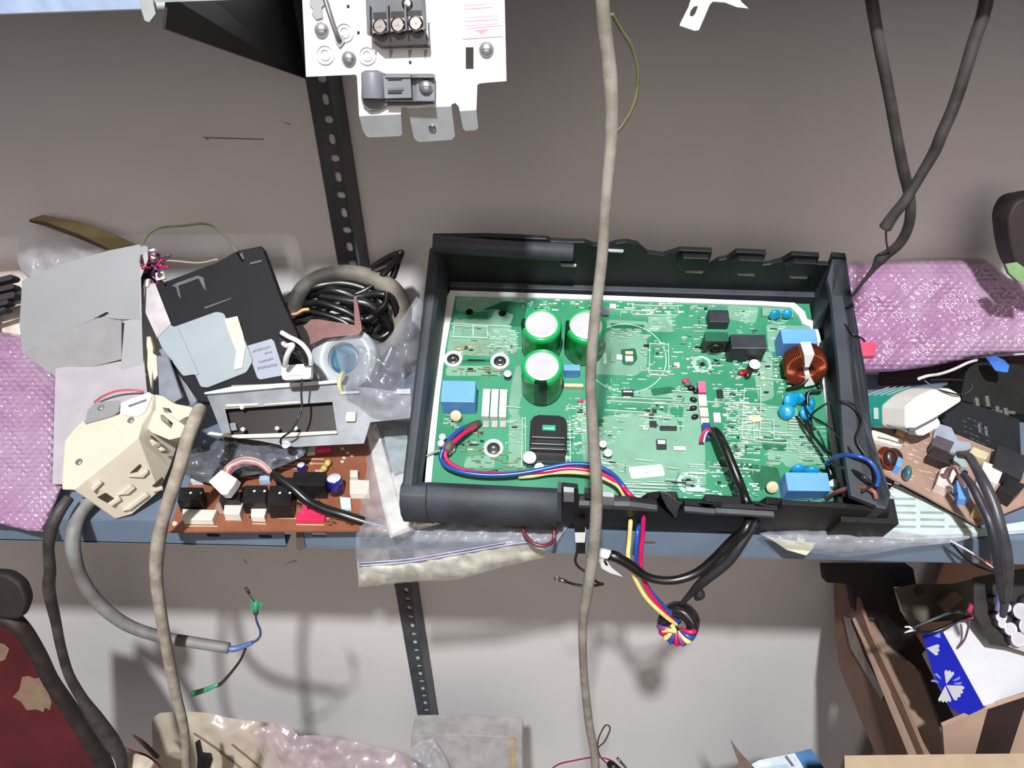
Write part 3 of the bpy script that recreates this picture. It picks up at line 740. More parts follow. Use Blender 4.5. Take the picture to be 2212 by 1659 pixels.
for px, py, w_, d_, h_ in ((1343, 857, .0100, .0050, .004), (1418, 972, .0080, .0080, .004), (1549, 860, .0050, .0070, .0025), (1403, 925, .0060, .0060, .002), (1425, 931, .0140, .0035, .003), (1402, 905, .004, .004, .002), (1408, 893, .004, .003, .002)):
    o_, a_, b_, c_ = bxp(px, py, w_, d_, h_, 2); q_ = MB(); q_.box(o_, a_, b_, c_)
    if w_ >= .008 and h_ > .0035: q_.box(o_ + c_ + a_ * .1 + b_ * .45, a_ * .8, b_ * (.45 if d_ > .006 else .3), n_ * .0002, 1)
    q_.build('chip', [mat('chip_black', (40, 38, 44), .4), M_paper], unit, bevel=.0002)
# row of dark beads left of the sockets, red one at the end
for px, py, m_ in ((1480, 826, M_red), (1492, 841, M_blk), (1502, 848, M_blk), (1497, 866, M_blk), (1497, 884, M_blk), (1500, 903, M_blk), (1485, 832, M_ink)):
    u0, v0 = bq(px, py); q_ = MB(); q_.ball(L(u0, v0, .0025), (U_ + V_ * rnd.uniform(-.5, .5)).normalized(), .0032, .0022); q_.build('diode', m_, unit)
# scattered chip parts
cm = [M_mint, M_ivory, M_blk, M_tan, M_steel]
cnt = 0
for (x0, y0, x1, y1, n0) in ((1560, 840, 1640, 985, 26), (1220, 870, 1262, 980, 12), (1380, 870, 1440, 930, 12), (1470, 770, 1560, 812, 10), (1300, 655, 1470, 678, 9), (1120, 655, 1280, 670, 7), (1640, 790, 1680, 840, 6), (965, 750, 1060, 768, 6), (980, 938, 1040, 985, 6)):
    for i in range(n0):
        px, py = rnd.uniform(x0, x1), rnd.uniform(y0, y1); o_, a_, b_, c_ = bxp(px, py, rnd.uniform(.0022, .0042), .0014, .0009, 1)
        q_ = MB(); q_.box(o_, a_, b_, c_); q_.box(o_ - a_ * .2, a_ * .2, b_, c_ * .8, 1); q_.box(o_ + a_, a_ * .2, b_, c_ * .8, 1); q_.build('chip_resistor', [rnd.choice(cm), M_sold], unit)
# white sticker with grey print
q_ = MB(); st = rounded([(1357, 1009), (1430, 1003), (1437, 1028), (1364, 1035)], 5, 3); q_.prism(pg(BP, st, 0.0003), n_ * 0.0002, 0)
for x0, x1, yy, hh in ((1366, 1429, 1012, 9), (1366, 1400, 1023, 2), (1366, 1386, 1028, 2), (1391, 1400, 1023, 8), (1404, 1418, 1020, 2), (1422, 1430, 1019, 3), (1422, 1430, 1026, 2)):
    sk = -0.08
    q_.prism([BP.at(x0, yy - (x0 - 1366) * .08, .0003), BP.at(x1, yy - (x1 - 1366) * .08, .0003), BP.at(x1 + 1, yy + hh - (x1 - 1366) * .08, .0003), BP.at(x0 + 1, yy + hh - (x0 - 1366) * .08, .0003)], n_ * 0.0003, 1)
q_.build('bar_code_sticker', [M_paper, mat('faint_grey_ink', (186, 196, 200), .6)], unit, label='white sticker with faint grey bars')


def bpath(pts): return [BP.at(x, y, h) for x, y, h in pts]


# sleeve and the three coloured leads that run along the front and hang below
Lout = [(1393, 1112), (1388, 1180), (1387, 1225), (1395, 1265), (1420, 1300), (1450, 1338)]
wb = bpath([(1022, 918, .006), (1000, 925, .010), (975, 945, .012), (958, 970, .012), (952, 990, .010), (966, 1008, .010), (1000, 1020, .011), (1050, 1026, .011), (1110, 1024, .011), (1170, 1014, .012), (1225, 1003, .013), (1280, 1005, .013), (1320, 1022, .014), (1350, 1055, .016), (1372, 1092, .004)])
wr = bpath([(1028, 922, .006), (1008, 932, .010), (985, 950, .012), (968, 968, .012), (962, 985, .010), (975, 1003, .009), (1010, 1018, .009), (1060, 1023, .009), (1120, 1022, .009), (1180, 1018, .010), (1230, 1012, .011), (1285, 1019, .012), (1330, 1040, .014), (1362, 1070, .017), (1385, 1092, .004)])
wy = bpath([(1120, 1030, .005), (1150, 1028, .006), (1190, 1021, .008), (1240, 1020, .010), (1285, 1026, .011), (1320, 1040, .012), (1340, 1055, .014), (1352, 1085, .004)])
bl = [V(x, y, yy) for x, y, yy in ((1377, 1150, -.305), (1376, 1215, -.312), (1400, 1270, -.316), (1432, 1308, -.318), (1468, 1344, -.318))]
rl = [V(x, y, yy) for x, y, yy in ((1391, 1110, -.303), (1388, 1160, -.307), (1384, 1215, -.314), (1398, 1270, -.320), (1425, 1310, -.322), (1460, 1348, -.320))]
yl_ = [V(x, y, yy) for x, y, yy in ((1362, 1128, -.304), (1359, 1170, -.308), (1357, 1205, -.314), (1370, 1245, -.319), (1395, 1290, -.322), (1430, 1325, -.324), (1462, 1350, -.320))]
MB().tube(wb + [L(.175, -.018, -.01)] + bl, .00185, 10).build('lead', M_wblue, unit, label='blue lead')
MB().tube(wr + [L(.178, -.018, -.01)] + rl, .00185, 10).build('lead', M_wred, unit, label='crimson lead')
MB().tube(wy + [L(.166, -.018, -.01)] + yl_, .0018, 10).build('lead', M_wyel, unit, label='yellow lead')
MB().tube(bpath([(1036, 914, .002), (1026, 918, .005), (1012, 924, .008), (1004, 930, .0105)]), [.0028, .0034, .0032, .0026], 10).build('sleeve', mat('grey_brown_sleeve', (74, 68, 62), .6), unit)
MB().tube(bpath([(975, 956, .012), (962, 974, .012)]), .0038, 10, sub=1).build('cable_tie', mat('tie_brown', (96, 84, 80), .6), unit)
for px, py in ((956, 944), (953, 958)):
    MB().ball(BP.at(px, py, .012), n_, .0030, .0032).build('tie_bead', mat('clear_bead', (206, 208, 212), .15, coat=.6), unit)
MB().tube(bpath([(960, 972, .010), (940, 976, .006), (921, 985, .004)]), [.0010, .0012, .0008], 6).build('tie_tail', M_mintd, unit)
q_ = MB(); q_.prism(pg(BP, [(975, 968), (984, 957), (984, 975), (970, 985), (966, 982)], .002), n_ * .004); q_.build('tie_anchor', M_white, unit, bevel=.0008)
# black sleeved cable from the dark-blue plug out over the front rail
ks = bpath([(1530, 930, .010), (1546, 932, .018), (1562, 958, .026), (1580, 1000, .026), (1598, 1045, .024), (1612, 1082, .026)]) + [V(1622, 1105, -.300), V(1612, 1140, -.312), V(1580, 1170, -.314), V(1540, 1210, -.318), V(1500, 1240, -.322), V(1450, 1254, -.325), V(1400, 1247, -.325), V(1360, 1220, -.322), V(1328, 1202, -.320), V(1305, 1200, -.318)]
MB().tube(ks, [.0024, .0036, .0038, .0038, .0038, .0038, .0040, .0040, .0040, .0038, .0036, .0034, .0034, .0040, .0044, .0040], 12).build('sleeved_cable', M_rub, unit, label='black sleeved cable hanging in a loop below the tray')
MB().tube([V(1318, 1199, -.319), V(1288, 1193, -.318)], .0042, 10, sub=1).build('cable_end', M_white, unit, label='white end of the sleeved cable')
q_ = MB(); q_.prism([V(x, y, -.322) for x, y in ((1292, 1208), (1310, 1210), (1322, 1228), (1345, 1246), (1318, 1238), (1300, 1228))], YV * .0006, 0); q_.prism([V(x, y, -.3224) for x, y in ((1303, 1211), (1309, 1212), (1314, 1222), (1308, 1221))], YV * .0006, 1)
q_.build('tag_flag', [M_white, M_blk], unit)
for i, (c_, dx) in enumerate(((M_purp, 0), (M_wwht, 4), (M_red, -3))):
    MB().tube(bpath([(1516 + dx, 955, .006), (1520 + dx, 938, .012), (1530 + dx, 927, .015), (1540 + dx, 932, .017)]), .0010, 7).build('plug_lead', c_, unit)
# second cable from the rail to the ferrite, darker, with a hanging tail
MB().tube([V(1640, 1110, -.298), V(1600, 1175, -.312), V(1570, 1215, -.316), (V(1520, 1255, -.318)), V(1490, 1285, -.318), V(1472, 1305, -.318)], [.004, .0038, .0042, .0042, .0026, .0018], 10).build('taped_cable', mat('black_tape', (32, 32, 35), .6, var=.2), unit)
MB().tube([V(1505, 1270, -.316), V(1512, 1285, -.318), V(1502, 1293, -.318)], [.0030, .0042, .002], 10).build('tape_tail', mat('black_tape', (32, 32, 35)), unit)
# fine black wires with blue and brown ones in the right corner
for i, (pts, rr, mm) in enumerate((([(1742, 848, .006), (1738, 875, .010), (1752, 898, .016), (1780, 915, .024), (1815, 945, .045), (1845, 985, .056)], .0009, M_rub),
                                   ([(1758, 930, .006), (1752, 900, .012), (1772, 880, .030), (1800, 868, .052), (1840, 872, .058), (1862, 905, .058), (1850, 950, .056), (1880, 1000, .055), (1890, 1040, .058), (1862, 1062, .056)], .0009, M_rub),
                                   ([(1783, 978, .010), (1762, 950, .010), (1750, 925, .008), (1738, 905, .004)], .0010, M_rub),
                                   ([(1720, 900, .003), (1745, 930, .010), (1772, 960, .016), (1792, 985, .020), (1800, 1002, .020), (1850, 1020, .056), (1885, 1045, .058)], .0013, M_rub),
                                   ([(1788, 1005, .012), (1795, 1030, .010), (1775, 1035, .012)], .0022, M_rub),
                                   ([(1785, 1000, .02), (1812, 985, .045), (1850, 985, .058), (1880, 998, .058), (1897, 1028, .058), (1893, 1052, .058)], .0017, M_wblue),
                                   ([(1785, 1078, .014), (1810, 1062, .035), (1850, 1052, .050), (1885, 1060, .056), (1893, 1078, .054)], .0018, mat('brown_wire', (126, 74, 68), .4)))):
    MB().tube(bpath(pts), rr, 7).build('corner_wire', mm, unit)
# red plug on a short dark wire standing past the right wall
MB().tube(bpath([(1825, 700, .052), (1842, 722, .054), (1860, 730, .052), (1868, 738, .050)]), .0008, 7).build('corner_wire', M_rub, unit)
q_ = MB(); q_.prism([BP.at(x, y, .050) for x, y in ((1857, 739), (1893, 737), (1892, 768), (1857, 769))], -n_ * .005); q_.build('plug', mat('red_pink_plug', (206, 70, 100), .4), unit, bevel=.0005, label='square red plug over the bubble wrap')
# leads below the tray on the left: maroon loop, small plug with leads
MB().tube([V(x, y, yy) for x, y, yy in ((1128, 1130, -.296), (1134, 1155, -.305), (1155, 1175, -.312), (1180, 1178, -.312), (1196, 1165, -.305), (1196, 1130, -.296))], .0016, 8).build('lead', mat('maroon_wire', (104, 44, 56), .35), unit, label='maroon wire loop under the tray')
q_ = MB(); q_.prism([V(x, y, -.305) for x, y in ((1242, 1150), (1265, 1150), (1263, 1172), (1243, 1172))], YV * .006, 0); q_.prism([V(x, y, -.305) for x, y in ((1246, 1172), (1264, 1172), (1264, 1195), (1244, 1195))], YV * .005, 1)
q_.prism([V(x, y, -.305) for x, y in ((1240, 1125), (1264, 1125), (1264, 1150), (1242, 1150))], YV * .006, 1); q_.build('plug', [M_white, M_blk], unit)
MB().tube([V(x, y, yy) for x, y, yy in ((1246, 1194, -.303), (1243, 1212, -.306), (1250, 1225, -.308), (1268, 1238, -.310), (1290, 1258, -.312), (1302, 1262, -.312), (1270, 1266, -.312), (1240, 1262, -.312), (1222, 1256, -.312))], .0011, 7).build('lead', M_rub, unit, label='thin black wire with a crimped ring end')
q_ = MB(); q_.tube([V(1224, 1257, -.312), V(1208, 1252, -.312)], .0018, 8, 0, 1); q_.torus(V(1203, 1250, -.312), YV, .0022, .0008, 0, 14, 6); q_.build('ring_terminal', M_steel, unit)
# ferrite ring hanging from the leads
fc = V(1466, 1346, -.318); fax = (CAMP - fc).normalized() * .9 + Vc((-.14, -.05, -.42)); fax.normalize()
fer = empty('ferrite_core', fc - ZV * .017, 'black ferrite ring hanging on the coloured leads below the tray', 'ferrite core')
q_ = MB(); a_ = fax.orthogonal().normalized()
pr2 = [(.0085, -.008), (.0150, -.008), (.0165, -.0065), (.0168, 0), (.0165, .0065), (.0150, .008), (.0085, .008), (.0078, .006), (.0078, -.006)]
q_.lathe(fc, fax, pr2 + [pr2[0]], 40)
q_.f = [f_ for f_ in q_.f if len(f_) == 4]; q_.m = q_.m[:len(q_.f)]; q_.s = [True] * len(q_.f)
q_.build('ring', mat('shrink_black', (30, 29, 32), .25, coat=.4), fer)
dn = (-CU - fax * (-CU).dot(fax)).normalized(); sd = fax.cross(dn)
cols = [M_purp, M_wred, M_wyel, M_wblue, M_wred, M_purp, M_wyel, M_wblue, M_wred]
for k, mm in enumerate(cols):
    an = R(-84 + k * 21); d = dn * math.cos(an) + sd * math.sin(an)
    MB().tube([fc + d * .0030 + fax * .0085, fc + d * .0085 + fax * .0105, fc + d * .0130 + fax * .0098, fc + d * .0150 + fax * .0070], [.0012, .0019, .0023, .0022], 8).build('winding_turn', mm, fer)
MB().tube([fc - sd * .003 - dn * .004 + fax * .012, fc + dn * .001 + fax * .013, fc + sd * -.004 + dn * .001 + fax * .0125, fc - sd * .011 + dn * .004 + fax * .010], .0018, 8).build('winding_turn', M_wyel, fer)

# ================================================================== things hanging in front
WP = PY(870, 150, -0.300, 74)
wp = empty('mounting_plate', WP.at(870, 120), 'white metal mounting plate with screws and terminals hanging at the top', 'metal plate')
out = [(651, -150), (653, 0), (661, 166), (768, 161), (771, 166), (776, 251), (866, 247), (867, 232), (879, 231), (881, 234), (975, 230), (975, 226), (983, 222), (991, 230), (993, 240), (1029, 238), (1031, 184), (1036, 180), (1094, 175), (1090, 0), (1085, -150)]
b = MB()
hole = [(1006, 102), (1023, 102), (1023, 149), (1006, 149)]
b.holed([pg(WP, out), pg(WP, hole)] + [[WP.at(x + 3.6 * math.cos(2 * math.pi * i / 8), y + 4.4 * math.sin(2 * math.pi * i / 8)) for i in range(8)] for x, y in ((752, 14), (774, 71), (886, 135), (970, -4))], -WP.n * .0010)
b.build('plate', M_plate, wp)
q_ = MB()
for poly, dx in (([(776, 251), (866, 247), (869, 290), (864, 294), (796, 297), (790, 293), (783, 280)], 0), ([(881, 234), (975, 230), (983, 294), (976, 302), (906, 307), (897, 302), (893, 294)], 0), ([(993, 240), (1029, 238), (1033, 276), (1028, 281), (1006, 283), (1000, 278)], 0)):
    tp = Plane(WP.at(poly[0][0], poly[0][1]), 108); q_.prism(pg(tp, poly), -tp.n * .001)
q_.build('bent_tab', M_tab, wp, label='grey folded tabs along the lower edge')
tc_ = WP.at(934, 276); MB().lathe(Plane(WP.at(881, 234), 108).at(934, 276, .0002), Plane(WP.o, 108).n, [(.0018, 0), (.0022, .0006), (.0012, .0007)], 14).build('dimple', M_steel, wp)
# embossed rings and round-head screws
for x, y, r1 in ((702, 118, .0062), (744, 70, .0060), (793, 120, .0058)):
    MB().torus(WP.at(x, y, .0003), WP.n, r1 * .8, .0006, 0, 24, 6).torus(WP.at(x, y, .0003), WP.n, r1 * .45, .0005, 0, 20, 6).build('embossed_ring', M_plate, wp)
for x, y, m_ in ((695, 65, M_zinc2), (754, 127, M_zinc2), (1051, 107, M_zinc2), (921, 188, M_zinc2)):
    h0 = .004 if x == 921 else .0001
    q_ = MB(); q_.lathe(WP.at(x, y, h0), WP.n, [(.0042, 0), (.0042, .0006), (.0036, .0020), (.0022, .0030), (.0008, .0033)], 22)
    q_.box(WP.at(x, y, h0 + .0029) - WP.u * .0022, WP.u * .0044, WP.v * .0005, WP.n * .0006, 1); q_.build('screw', [mat('dull_screw', (168, 168, 170), .35, metal=.7), M_ink], wp)
# three-way terminal block
q_ = MB()
q_.prism(pg(WP, [(798, -40), (918, -42), (921, 70), (803, 80)]), WP.n * .010, 0)
q_.loft(pg(WP, [(803, 78), (921, 70), (930, 93), (928, 103), (824, 105), (806, 92)]), pg(WP, [(803, 72), (919, 66), (926, 88), (924, 96), (824, 100), (806, 84)], .008), 1)
for i in range(4): q_.prism(pg(WP, [(799 + i * 39, 15 - i * 1.5), (803 + i * 39, 15 - i * 1.5), (804 + i * 39.5, 72 - i * 2), (800 + i * 39.5, 72 - i * 2)], .010), WP.n * .0045, 0)
for i in range(3): q_.prism(pg(WP, [(806 + i * 38, 27 - i * 2), (834 + i * 38, 26 - i * 2), (835 + i * 38, 41 - i * 2), (807 + i * 38, 43 - i * 2)], .0101), WP.n * .0002, 2)
for x in (845, 886, 920): q_.prism(pg(WP, [(x - 4, 108), (x + 4, 108), (x, 124), (x - 3, 124)], 0), WP.n * .0006, 3)
tb_ = q_.build('terminal_block', [mat('grey_bakelite', (88, 90, 96), .45), mat('black_bakelite', (30, 32, 34), .35), M_blk, M_zinc2], wp, bevel=.0006)
for i in range(3):
    x, y = 822 + i * 38.5, 58 - i * 3.5
    q_ = MB(); q_.box(WP.at(x - 15, y + 14, .010), WP.u * .0078, WP.v * .0064, WP.n * .0012)
    q_.lathe(WP.at(x, y, .0112), WP.n, [(.0040, 0), (.0040, .0012), (.0030, .0020)], 18); q_.box(WP.at(x, y, .0130) - WP.u * .003 - WP.v * .0004, WP.u * .006, WP.v * .0008, WP.n * .0005); q_.box(WP.at(x, y, .0130) - WP.v * .003 - WP.u * .0004, WP.v * .006, WP.u * .0008, WP.n * .0005)
    q_.build('clamp_screw', M_steel, tb_)
MB().lathe(WP.at(880, 8, .010), WP.n, [(.0030, 0), (.0030, .0008), (.0015, .0012)], 16).build('rivet', M_steel, tb_)
# cable clamp
q_ = MB()
q_.prism(pg(WP, rounded([(784, 158), (790, 153), (818, 152), (836, 160), (940, 160), (940, 224), (905, 227), (838, 228), (820, 238), (800, 240), (786, 228), (783, 212)], 4)), WP.n * .003, 0)
cy0, cy1 = WP.at(806, 158, .004), WP.at(808, 214, .004)
q_.tube([cy0, cy1], .0068, 18, 1, 1)
q_.box(WP.at(834, 214, .003), WP.u * .0155, WP.v * .0120, WP.n * .004, 1)
q_.box(WP.at(838, 196, .0071), WP.u * .009, WP.v * .0016, WP.n * .0006, 0); q_.box(WP.at(838, 203, .0071), WP.u * .008, WP.v * .0012, WP.n * .0004, 2); q_.box(WP.at(838, 174, .0071), WP.u * .008, WP.v * .0012, WP.n * .0004, 2)
q_.prism(pg(WP, [(900, 164), (940, 164), (940, 218), (900, 218)], .003), WP.n * .001, 1)
q_.prism(pg(WP, [(836, 168), (940, 168), (940, 171), (836, 171)], .003), WP.n * .0046, 2); q_.prism(pg(WP, [(836, 217), (940, 219), (940, 222), (836, 221)], .003), WP.n * .0046, 2)
q_.build('cable_clamp', [mat('clamp_grey', (92, 94, 100), .5), mat('clamp_grey_light', (112, 114, 122), .45), M_blk], wp, bevel=.0005)
# wire strap at the top left and its lug
MB().tube([WP.at(700, -10, .004), WP.at(712, 30, .006), WP.at(726, 70, .005), WP.at(732, 84, .003)], .0014, 8).build('earth_strap', mat('strap_grey', (120, 120, 122), .4, metal=.5), wp)
q_ = MB(); q_.prism(pg(WP, [(672, -20), (700, -20), (702, 12), (696, 18), (698, 40), (684, 44), (674, 30), (678, 22), (670, 12)]), WP.n * .0012); q_.prism(pg(WP, [(724, 78), (742, 76), (746, 92), (738, 102), (734, 104), (726, 92)]), WP.n * .0014); q_.build('lug', M_zinc, wp, bevel=.0003)
# warning label with pink print
q_ = MB(); h0 = .0002
q_.prism(pg(WP, [(1000, -60), (1085, -62), (1088, 79), (1000, 84)], 0), WP.n * .0002, 0)
for x0, y0, x1, hh, sl in ((1003, 0, 1036, 5, 3), (1002, 12, 1064, 9, 5), (1063, 23, 1074, 1.5, .4), (1003, 38, 1076, 9, 5), (1004, 54, 1075, 3, 5), (1007, 60, 1084, 3, 7)):
    q_.prism([WP.at(x0, y0, h0), WP.at(x1, y0 - sl, h0), WP.at(x1, y0 - sl + hh, h0), WP.at(x0, y0 + hh, h0)], WP.n * .0001, 2)
for x0, y0, x1, hh, sl in ((1002, 12, 1050, 1.6, 4), (1002, 19.5, 1064, 1.6, 5), (1003, 38, 1076, 1.5, 5), (1003, 46, 1076, 1.6, 5), (1004, 55.5, 1075, 1.2, 5), (1007, 61.5, 1084, 1.5, 7), (1000, 84, 1086, 1, 6)):
    q_.prism([WP.at(x0, y0, h0), WP.at(x1, y0 - sl, h0), WP.at(x1, y0 - sl + hh, h0), WP.at(x0, y0 + hh, h0)], WP.n * .00016, 1)
q_.prism(pg(WP, [(1025, 65), (1057, 63), (1040, 74)], h0), WP.n * .00016, 1)
q_.build('warning_label', [M_plate, M_pinkink, M_pinkpale], wp, label='white label with rows of faded pink print and a triangle')

# small white bracket at the top
q_ = MB(); P2 = PY(1510, 30, -0.27, 80)
q_.holed([pg(P2, [(1478, -30), (1610, -30), (1600, 2), (1618, 19), (1592, 16), (1566, 6), (1540, 4), (1534, 10), (1510, 66), (1500, 67), (1468, 56), (1470, 50), (1488, 14), (1492, 0)]), pg(P2, [(1490, 34), (1492, 24), (1500, 14), (1508, 14), (1502, 30), (1496, 36)])], -P2.n * .002)
q_.build('hook_bracket', M_plate, label='small white hook shaped bracket with a hole hanging from above', cat='bracket', bevel=.0004)

# cords hanging in front of everything
wire('hanging_cord', [(1290, -420, -.360), (1300, -40, -.360), (1306, 60, -.360), (1318, 170, -.360), (1321, 290, -.360), (1310, 420, -.362), (1300, 560, -.364), (1284, 700, -.366), (1276, 820, -.368), (1281, 940, -.370), (1289, 1060, -.372), (1283, 1180, -.372), (1270, 1270, -.374), (1259, 1350, -.376), (1261, 1450, -.378), (1272, 1560, -.380), (1288, 1680, -.382), (1300, 2000, -.385)],
     [.0032, .0032, .0034, .0036, .0033, .0030, .0031, .0032, .0033, .0036, .0040, .0042, .0040, .0033, .0031, .0034, .0036, .0036], M_cord, seg=12, label='dusty grey cord hanging straight down in front of the green board', cat='cord')
b = MB(); b.tube([V(1296, -30, -.3575), V(1300, 60, -.3575), V(1308, 130, -.3575), V(1316, 220, -.3575), V(1310, 296, -.3575)], [.0014, .0018, .0022, .0016, .0006], 8)
b.build('frayed_sheath', M_cord2, bpy.data.objects['hanging_cord'])
wire('earth_wire', [(1322, 30, -.354), (1340, 62, -.350), (1366, 105, -.348), (1378, 160, -.348), (1370, 222, -.350), (1345, 270, -.352), (1318, 298, -.355)], .0009, M_ygrn, label='thin olive wire curling beside the top of the middle cord', cat='wire')
wire('hanging_cord', [(432, 882, -.262), (422, 905, -.276), (404, 950, -.292), (388, 1010, -.304), (365, 1080, -.314), (350, 1130, -.321), (340, 1190, -.324), (338, 1250, -.328), (348, 1330, -.332), (364, 1420, -.336), (380, 1500, -.340), (398, 1580, -.344), (402, 1680, -.346), (400, 1980, -.348)],
     [.0052, .0053, .0052, .0052, .0052, .0052, .0056, .0052, .0050, .0050, .0048, .0044, .0042, .0042], M_cord2, seg=14, label='pale grey cord draped over the shelf edge beside the cream housing', cat='cord')
wire('power_cable', [(200, 1075, -.272), (172, 1110, -.288), (158, 1155, -.305), (160, 1200, -.312), (176, 1250, -.314), (215, 1305, -.314), (275, 1350, -.312), (350, 1376, -.310), (420, 1388, -.308), (495, 1400, -.306)],
     [.0062, .0062, .0062, .0060, .0058, .0057, .0056, .0054, .0052, .0050], M_cable, seg=14, label='grey sheathed cable bending under the shelf with stripped end', cat='cable')
pc = bpy.data.objects['power_cable']
MB().tube([V(486, 1396, -.306), V(500, 1402, -.306), (V(520, 1398, -.304)), V(545, 1388, -.302)], [.0030, .0032, .0026, .0020], 8).build('core', mat('dull_blue_core', (84, 110, 160), .4), pc, label='blue cores')
MB().tube([V(x, y, yy) for x, y, yy in ((540, 1390, -.302), (556, 1382, -.300), (563, 1366, -.298), (554, 1340, -.296), (553, 1322, -.295))], [.0014, .0012, .0011, .0011, .0011], 7).build('core', mat('slate_blue_core', (56, 76, 120), .4), pc, label='blue core curling up')
MB().tube([V(x, y, yy) for x, y, yy in ((530, 1402, -.302), (520, 1425, -.300), (500, 1452, -.300), (478, 1476, -.300), (466, 1482, -.300))], [.0012, .0013, .0014, .0018, .0016], 7).build('core', mat('dark_brown_core', (52, 42, 46), .4), pc, label='dark core pointing down')
MB().tube([V(553, 1325, -.295), V(552, 1300, -.294)], [.0026, .0018], 8, sub=1).prism([V(x, y, -.294) for x, y in ((541, 1296), (568, 1306), (566, 1312), (556, 1314), (550, 1322), (541, 1318))], YV * .001).build('crimp_sleeve', M_gterm, pc)
MB().tube([V(472, 1478, -.300), V(445, 1490, -.300), V(416, 1499, -.300)], [.0016, .0024, .0030], 8, sub=1).build('crimp_sleeve', M_gterm, pc)
MB().tube([V(538, 1282, -.294), V(531, 1270, -.294)], [.0012, .0018], 7, sub=1).tube([V(538, 1282, -.294), V(549, 1300, -.294)], .0005, 5, sub=1).build('core_tip', M_bcord, pc)
wire('flat_cable', [(150, 1075, -.290), (128, 1105, -.302), (110, 1145, -.310), (105, 1185, -.314), (108, 1230, -.316), (106, 1275, -.316), (120, 1340, -.318), (132, 1400, -.320), (150, 1460, -.322), (178, 1510, -.324), (205, 1550, -.326), (240, 1600, -.328), (262, 1640, -.33), (262, 1690, -.33)],
     [.0040, .0048, .0050, .0044, .0048, .0052, .0044, .0042, .0044, .0050, .0070, .0080, .0060, .004], M_bcord, seg=12, label='black cable falling past the left end of the shelf', cat='cable')
wire('thick_cable', [(-60, 1290, -0.276), (-10, 1320, -0.286), (40, 1352, -0.291), (80, 1410, -0.294), (110, 1470, -0.298), (150, 1530, -0.302), (190, 1590, -0.306), (225, 1650, -0.310), (240, 1700, -0.311)],
     [.0100, .0100, .0085, .0078, .0076, .0080, .0090, .0090, .008], mat('brown_black_sheath', (44, 34, 32), .6, var=.3), seg=14, label='thick dark brown cable crossing the maroon panel at the lower left', cat='cable')
PS = PY(10, 1290, -.300, 70)
MB().prism(pg(PS, rounded([(-50, 1236), (12, 1240), (44, 1262), (58, 1300), (44, 1340), (0, 1336), (-50, 1330)], 14)), -PS.n * .012).build('dark_shade_blob', mat('near_black_shade', (34, 27, 26), .7), label='dark lump standing in for shade above the maroon sheet at the left edge', cat='blob', bevel=.003)  # dark lump put in for the patch of shade at the left edge

# black cords at the top right
wire('black_cable', [(1850, -300, -.22), (1878, -40, -.22), (1886, 20, -.22), (1902, 110, -.22), (1920, 200, -.22), (1936, 290, -.218), (1952, 370, -.216), (1962, 410, -.214), (1967, 450, -.212), (1962, 490, -.208), (1944, 525, -.204), (1918, 548, -.200), (1902, 560, -.198), (1888, 580, -.196), (1862, 612, -.190), (1842, 638, -.180)],
     [.0038, .0038, .0038, .0036, .0036, .0036, .0038, .0038, .0036, .0036, .0036, .0036, .0046, .0022, .0014, .0012], M_bcord, seg=10, label='black cord looping down to the back corner of the black tray', cat='cord')
wire('black_cable', [(2170, -300, -.225), (2136, -40, -.225), (2124, 30, -.225), (2104, 90, -.225), (2080, 170, -.225), (2058, 235, -.225), (2034, 290, -.225), (2020, 325, -.223), (1994, 370, -.222), (1970, 410, -.222), (1950, 440, -.222), (1930, 465, -.220), (1912, 492, -.218)],
     [.0042, .0042, .0040, .0038, .0038, .0038, .0038, .0038, .0034, .0034, .0036, .0038, .0044], M_bcord, seg=10, label='black cord coming from the top right corner, ending at the crossing', cat='cord')
MB().tube([V(1914, 490, -.218), V(1914, 510, -.216), V(1916, 530, -.21), V(1922, 548, -.203)], .0007, 6).build('bare_wire', M_bcord, bpy.data.objects['black_cable'])

# ================================================================== left heap
def bubble(name, outline, pl, step, label, seed, H=.006, fold=.004):
    r0 = 11.5
    def hf(x, y, d):
        gy = y / (r0 * .85); row = int(math.floor(gy)); gx = x / (r0 * 1.7) + (row % 2) * .5
        bx = (gx % 1) - .5; by = (gy % 1) - .5; q = bx * bx * 4.6 + by * by * 4.6
        bub = math.sqrt(max(0, 1 - q)) if q < 1 else 0
        e = min(1, d / 45)
        return H * math.sqrt(1 - (1 - e) ** 2) + bub * .0026 * (0.6 + .5 * noise.noise(Vc((x * .05, y * .05, seed)))) + fold * fbm(x, y, .012, seed) * e
    return film(outline, lambda x, y, h: pl.at(x, y, h), step, hf, .008, seed).build(name, M_bubble, label=label, cat='bubble wrap')


bubble('bubble_wrap', [(-40, 700), (0, 716), (40, 722), (60, 742), (80, 775), (122, 815), (124, 880), (116, 1040), (134, 1052), (116, 1095), (92, 1148), (60, 1146), (0, 1132), (-40, 1130)], PZ(40, 1140, .006, 12), 3.2, 'pink bubble wrap lying on the shelf at the left edge', 1)
bubble('bubble_wrap', [(1832, 572), (1900, 568), (1990, 562), (2128, 561), (2150, 574), (2180, 600), (2212, 612), (2260, 640), (2260, 760), (2150, 766), (2100, 773), (2010, 792), (1930, 802), (1852, 806), (1800, 800), (1790, 650)], PY(1990, 800, -.10, 40), 3.2, 'pink bubble wrap bundled against the wall right of the black tray', 5, .014, .007)

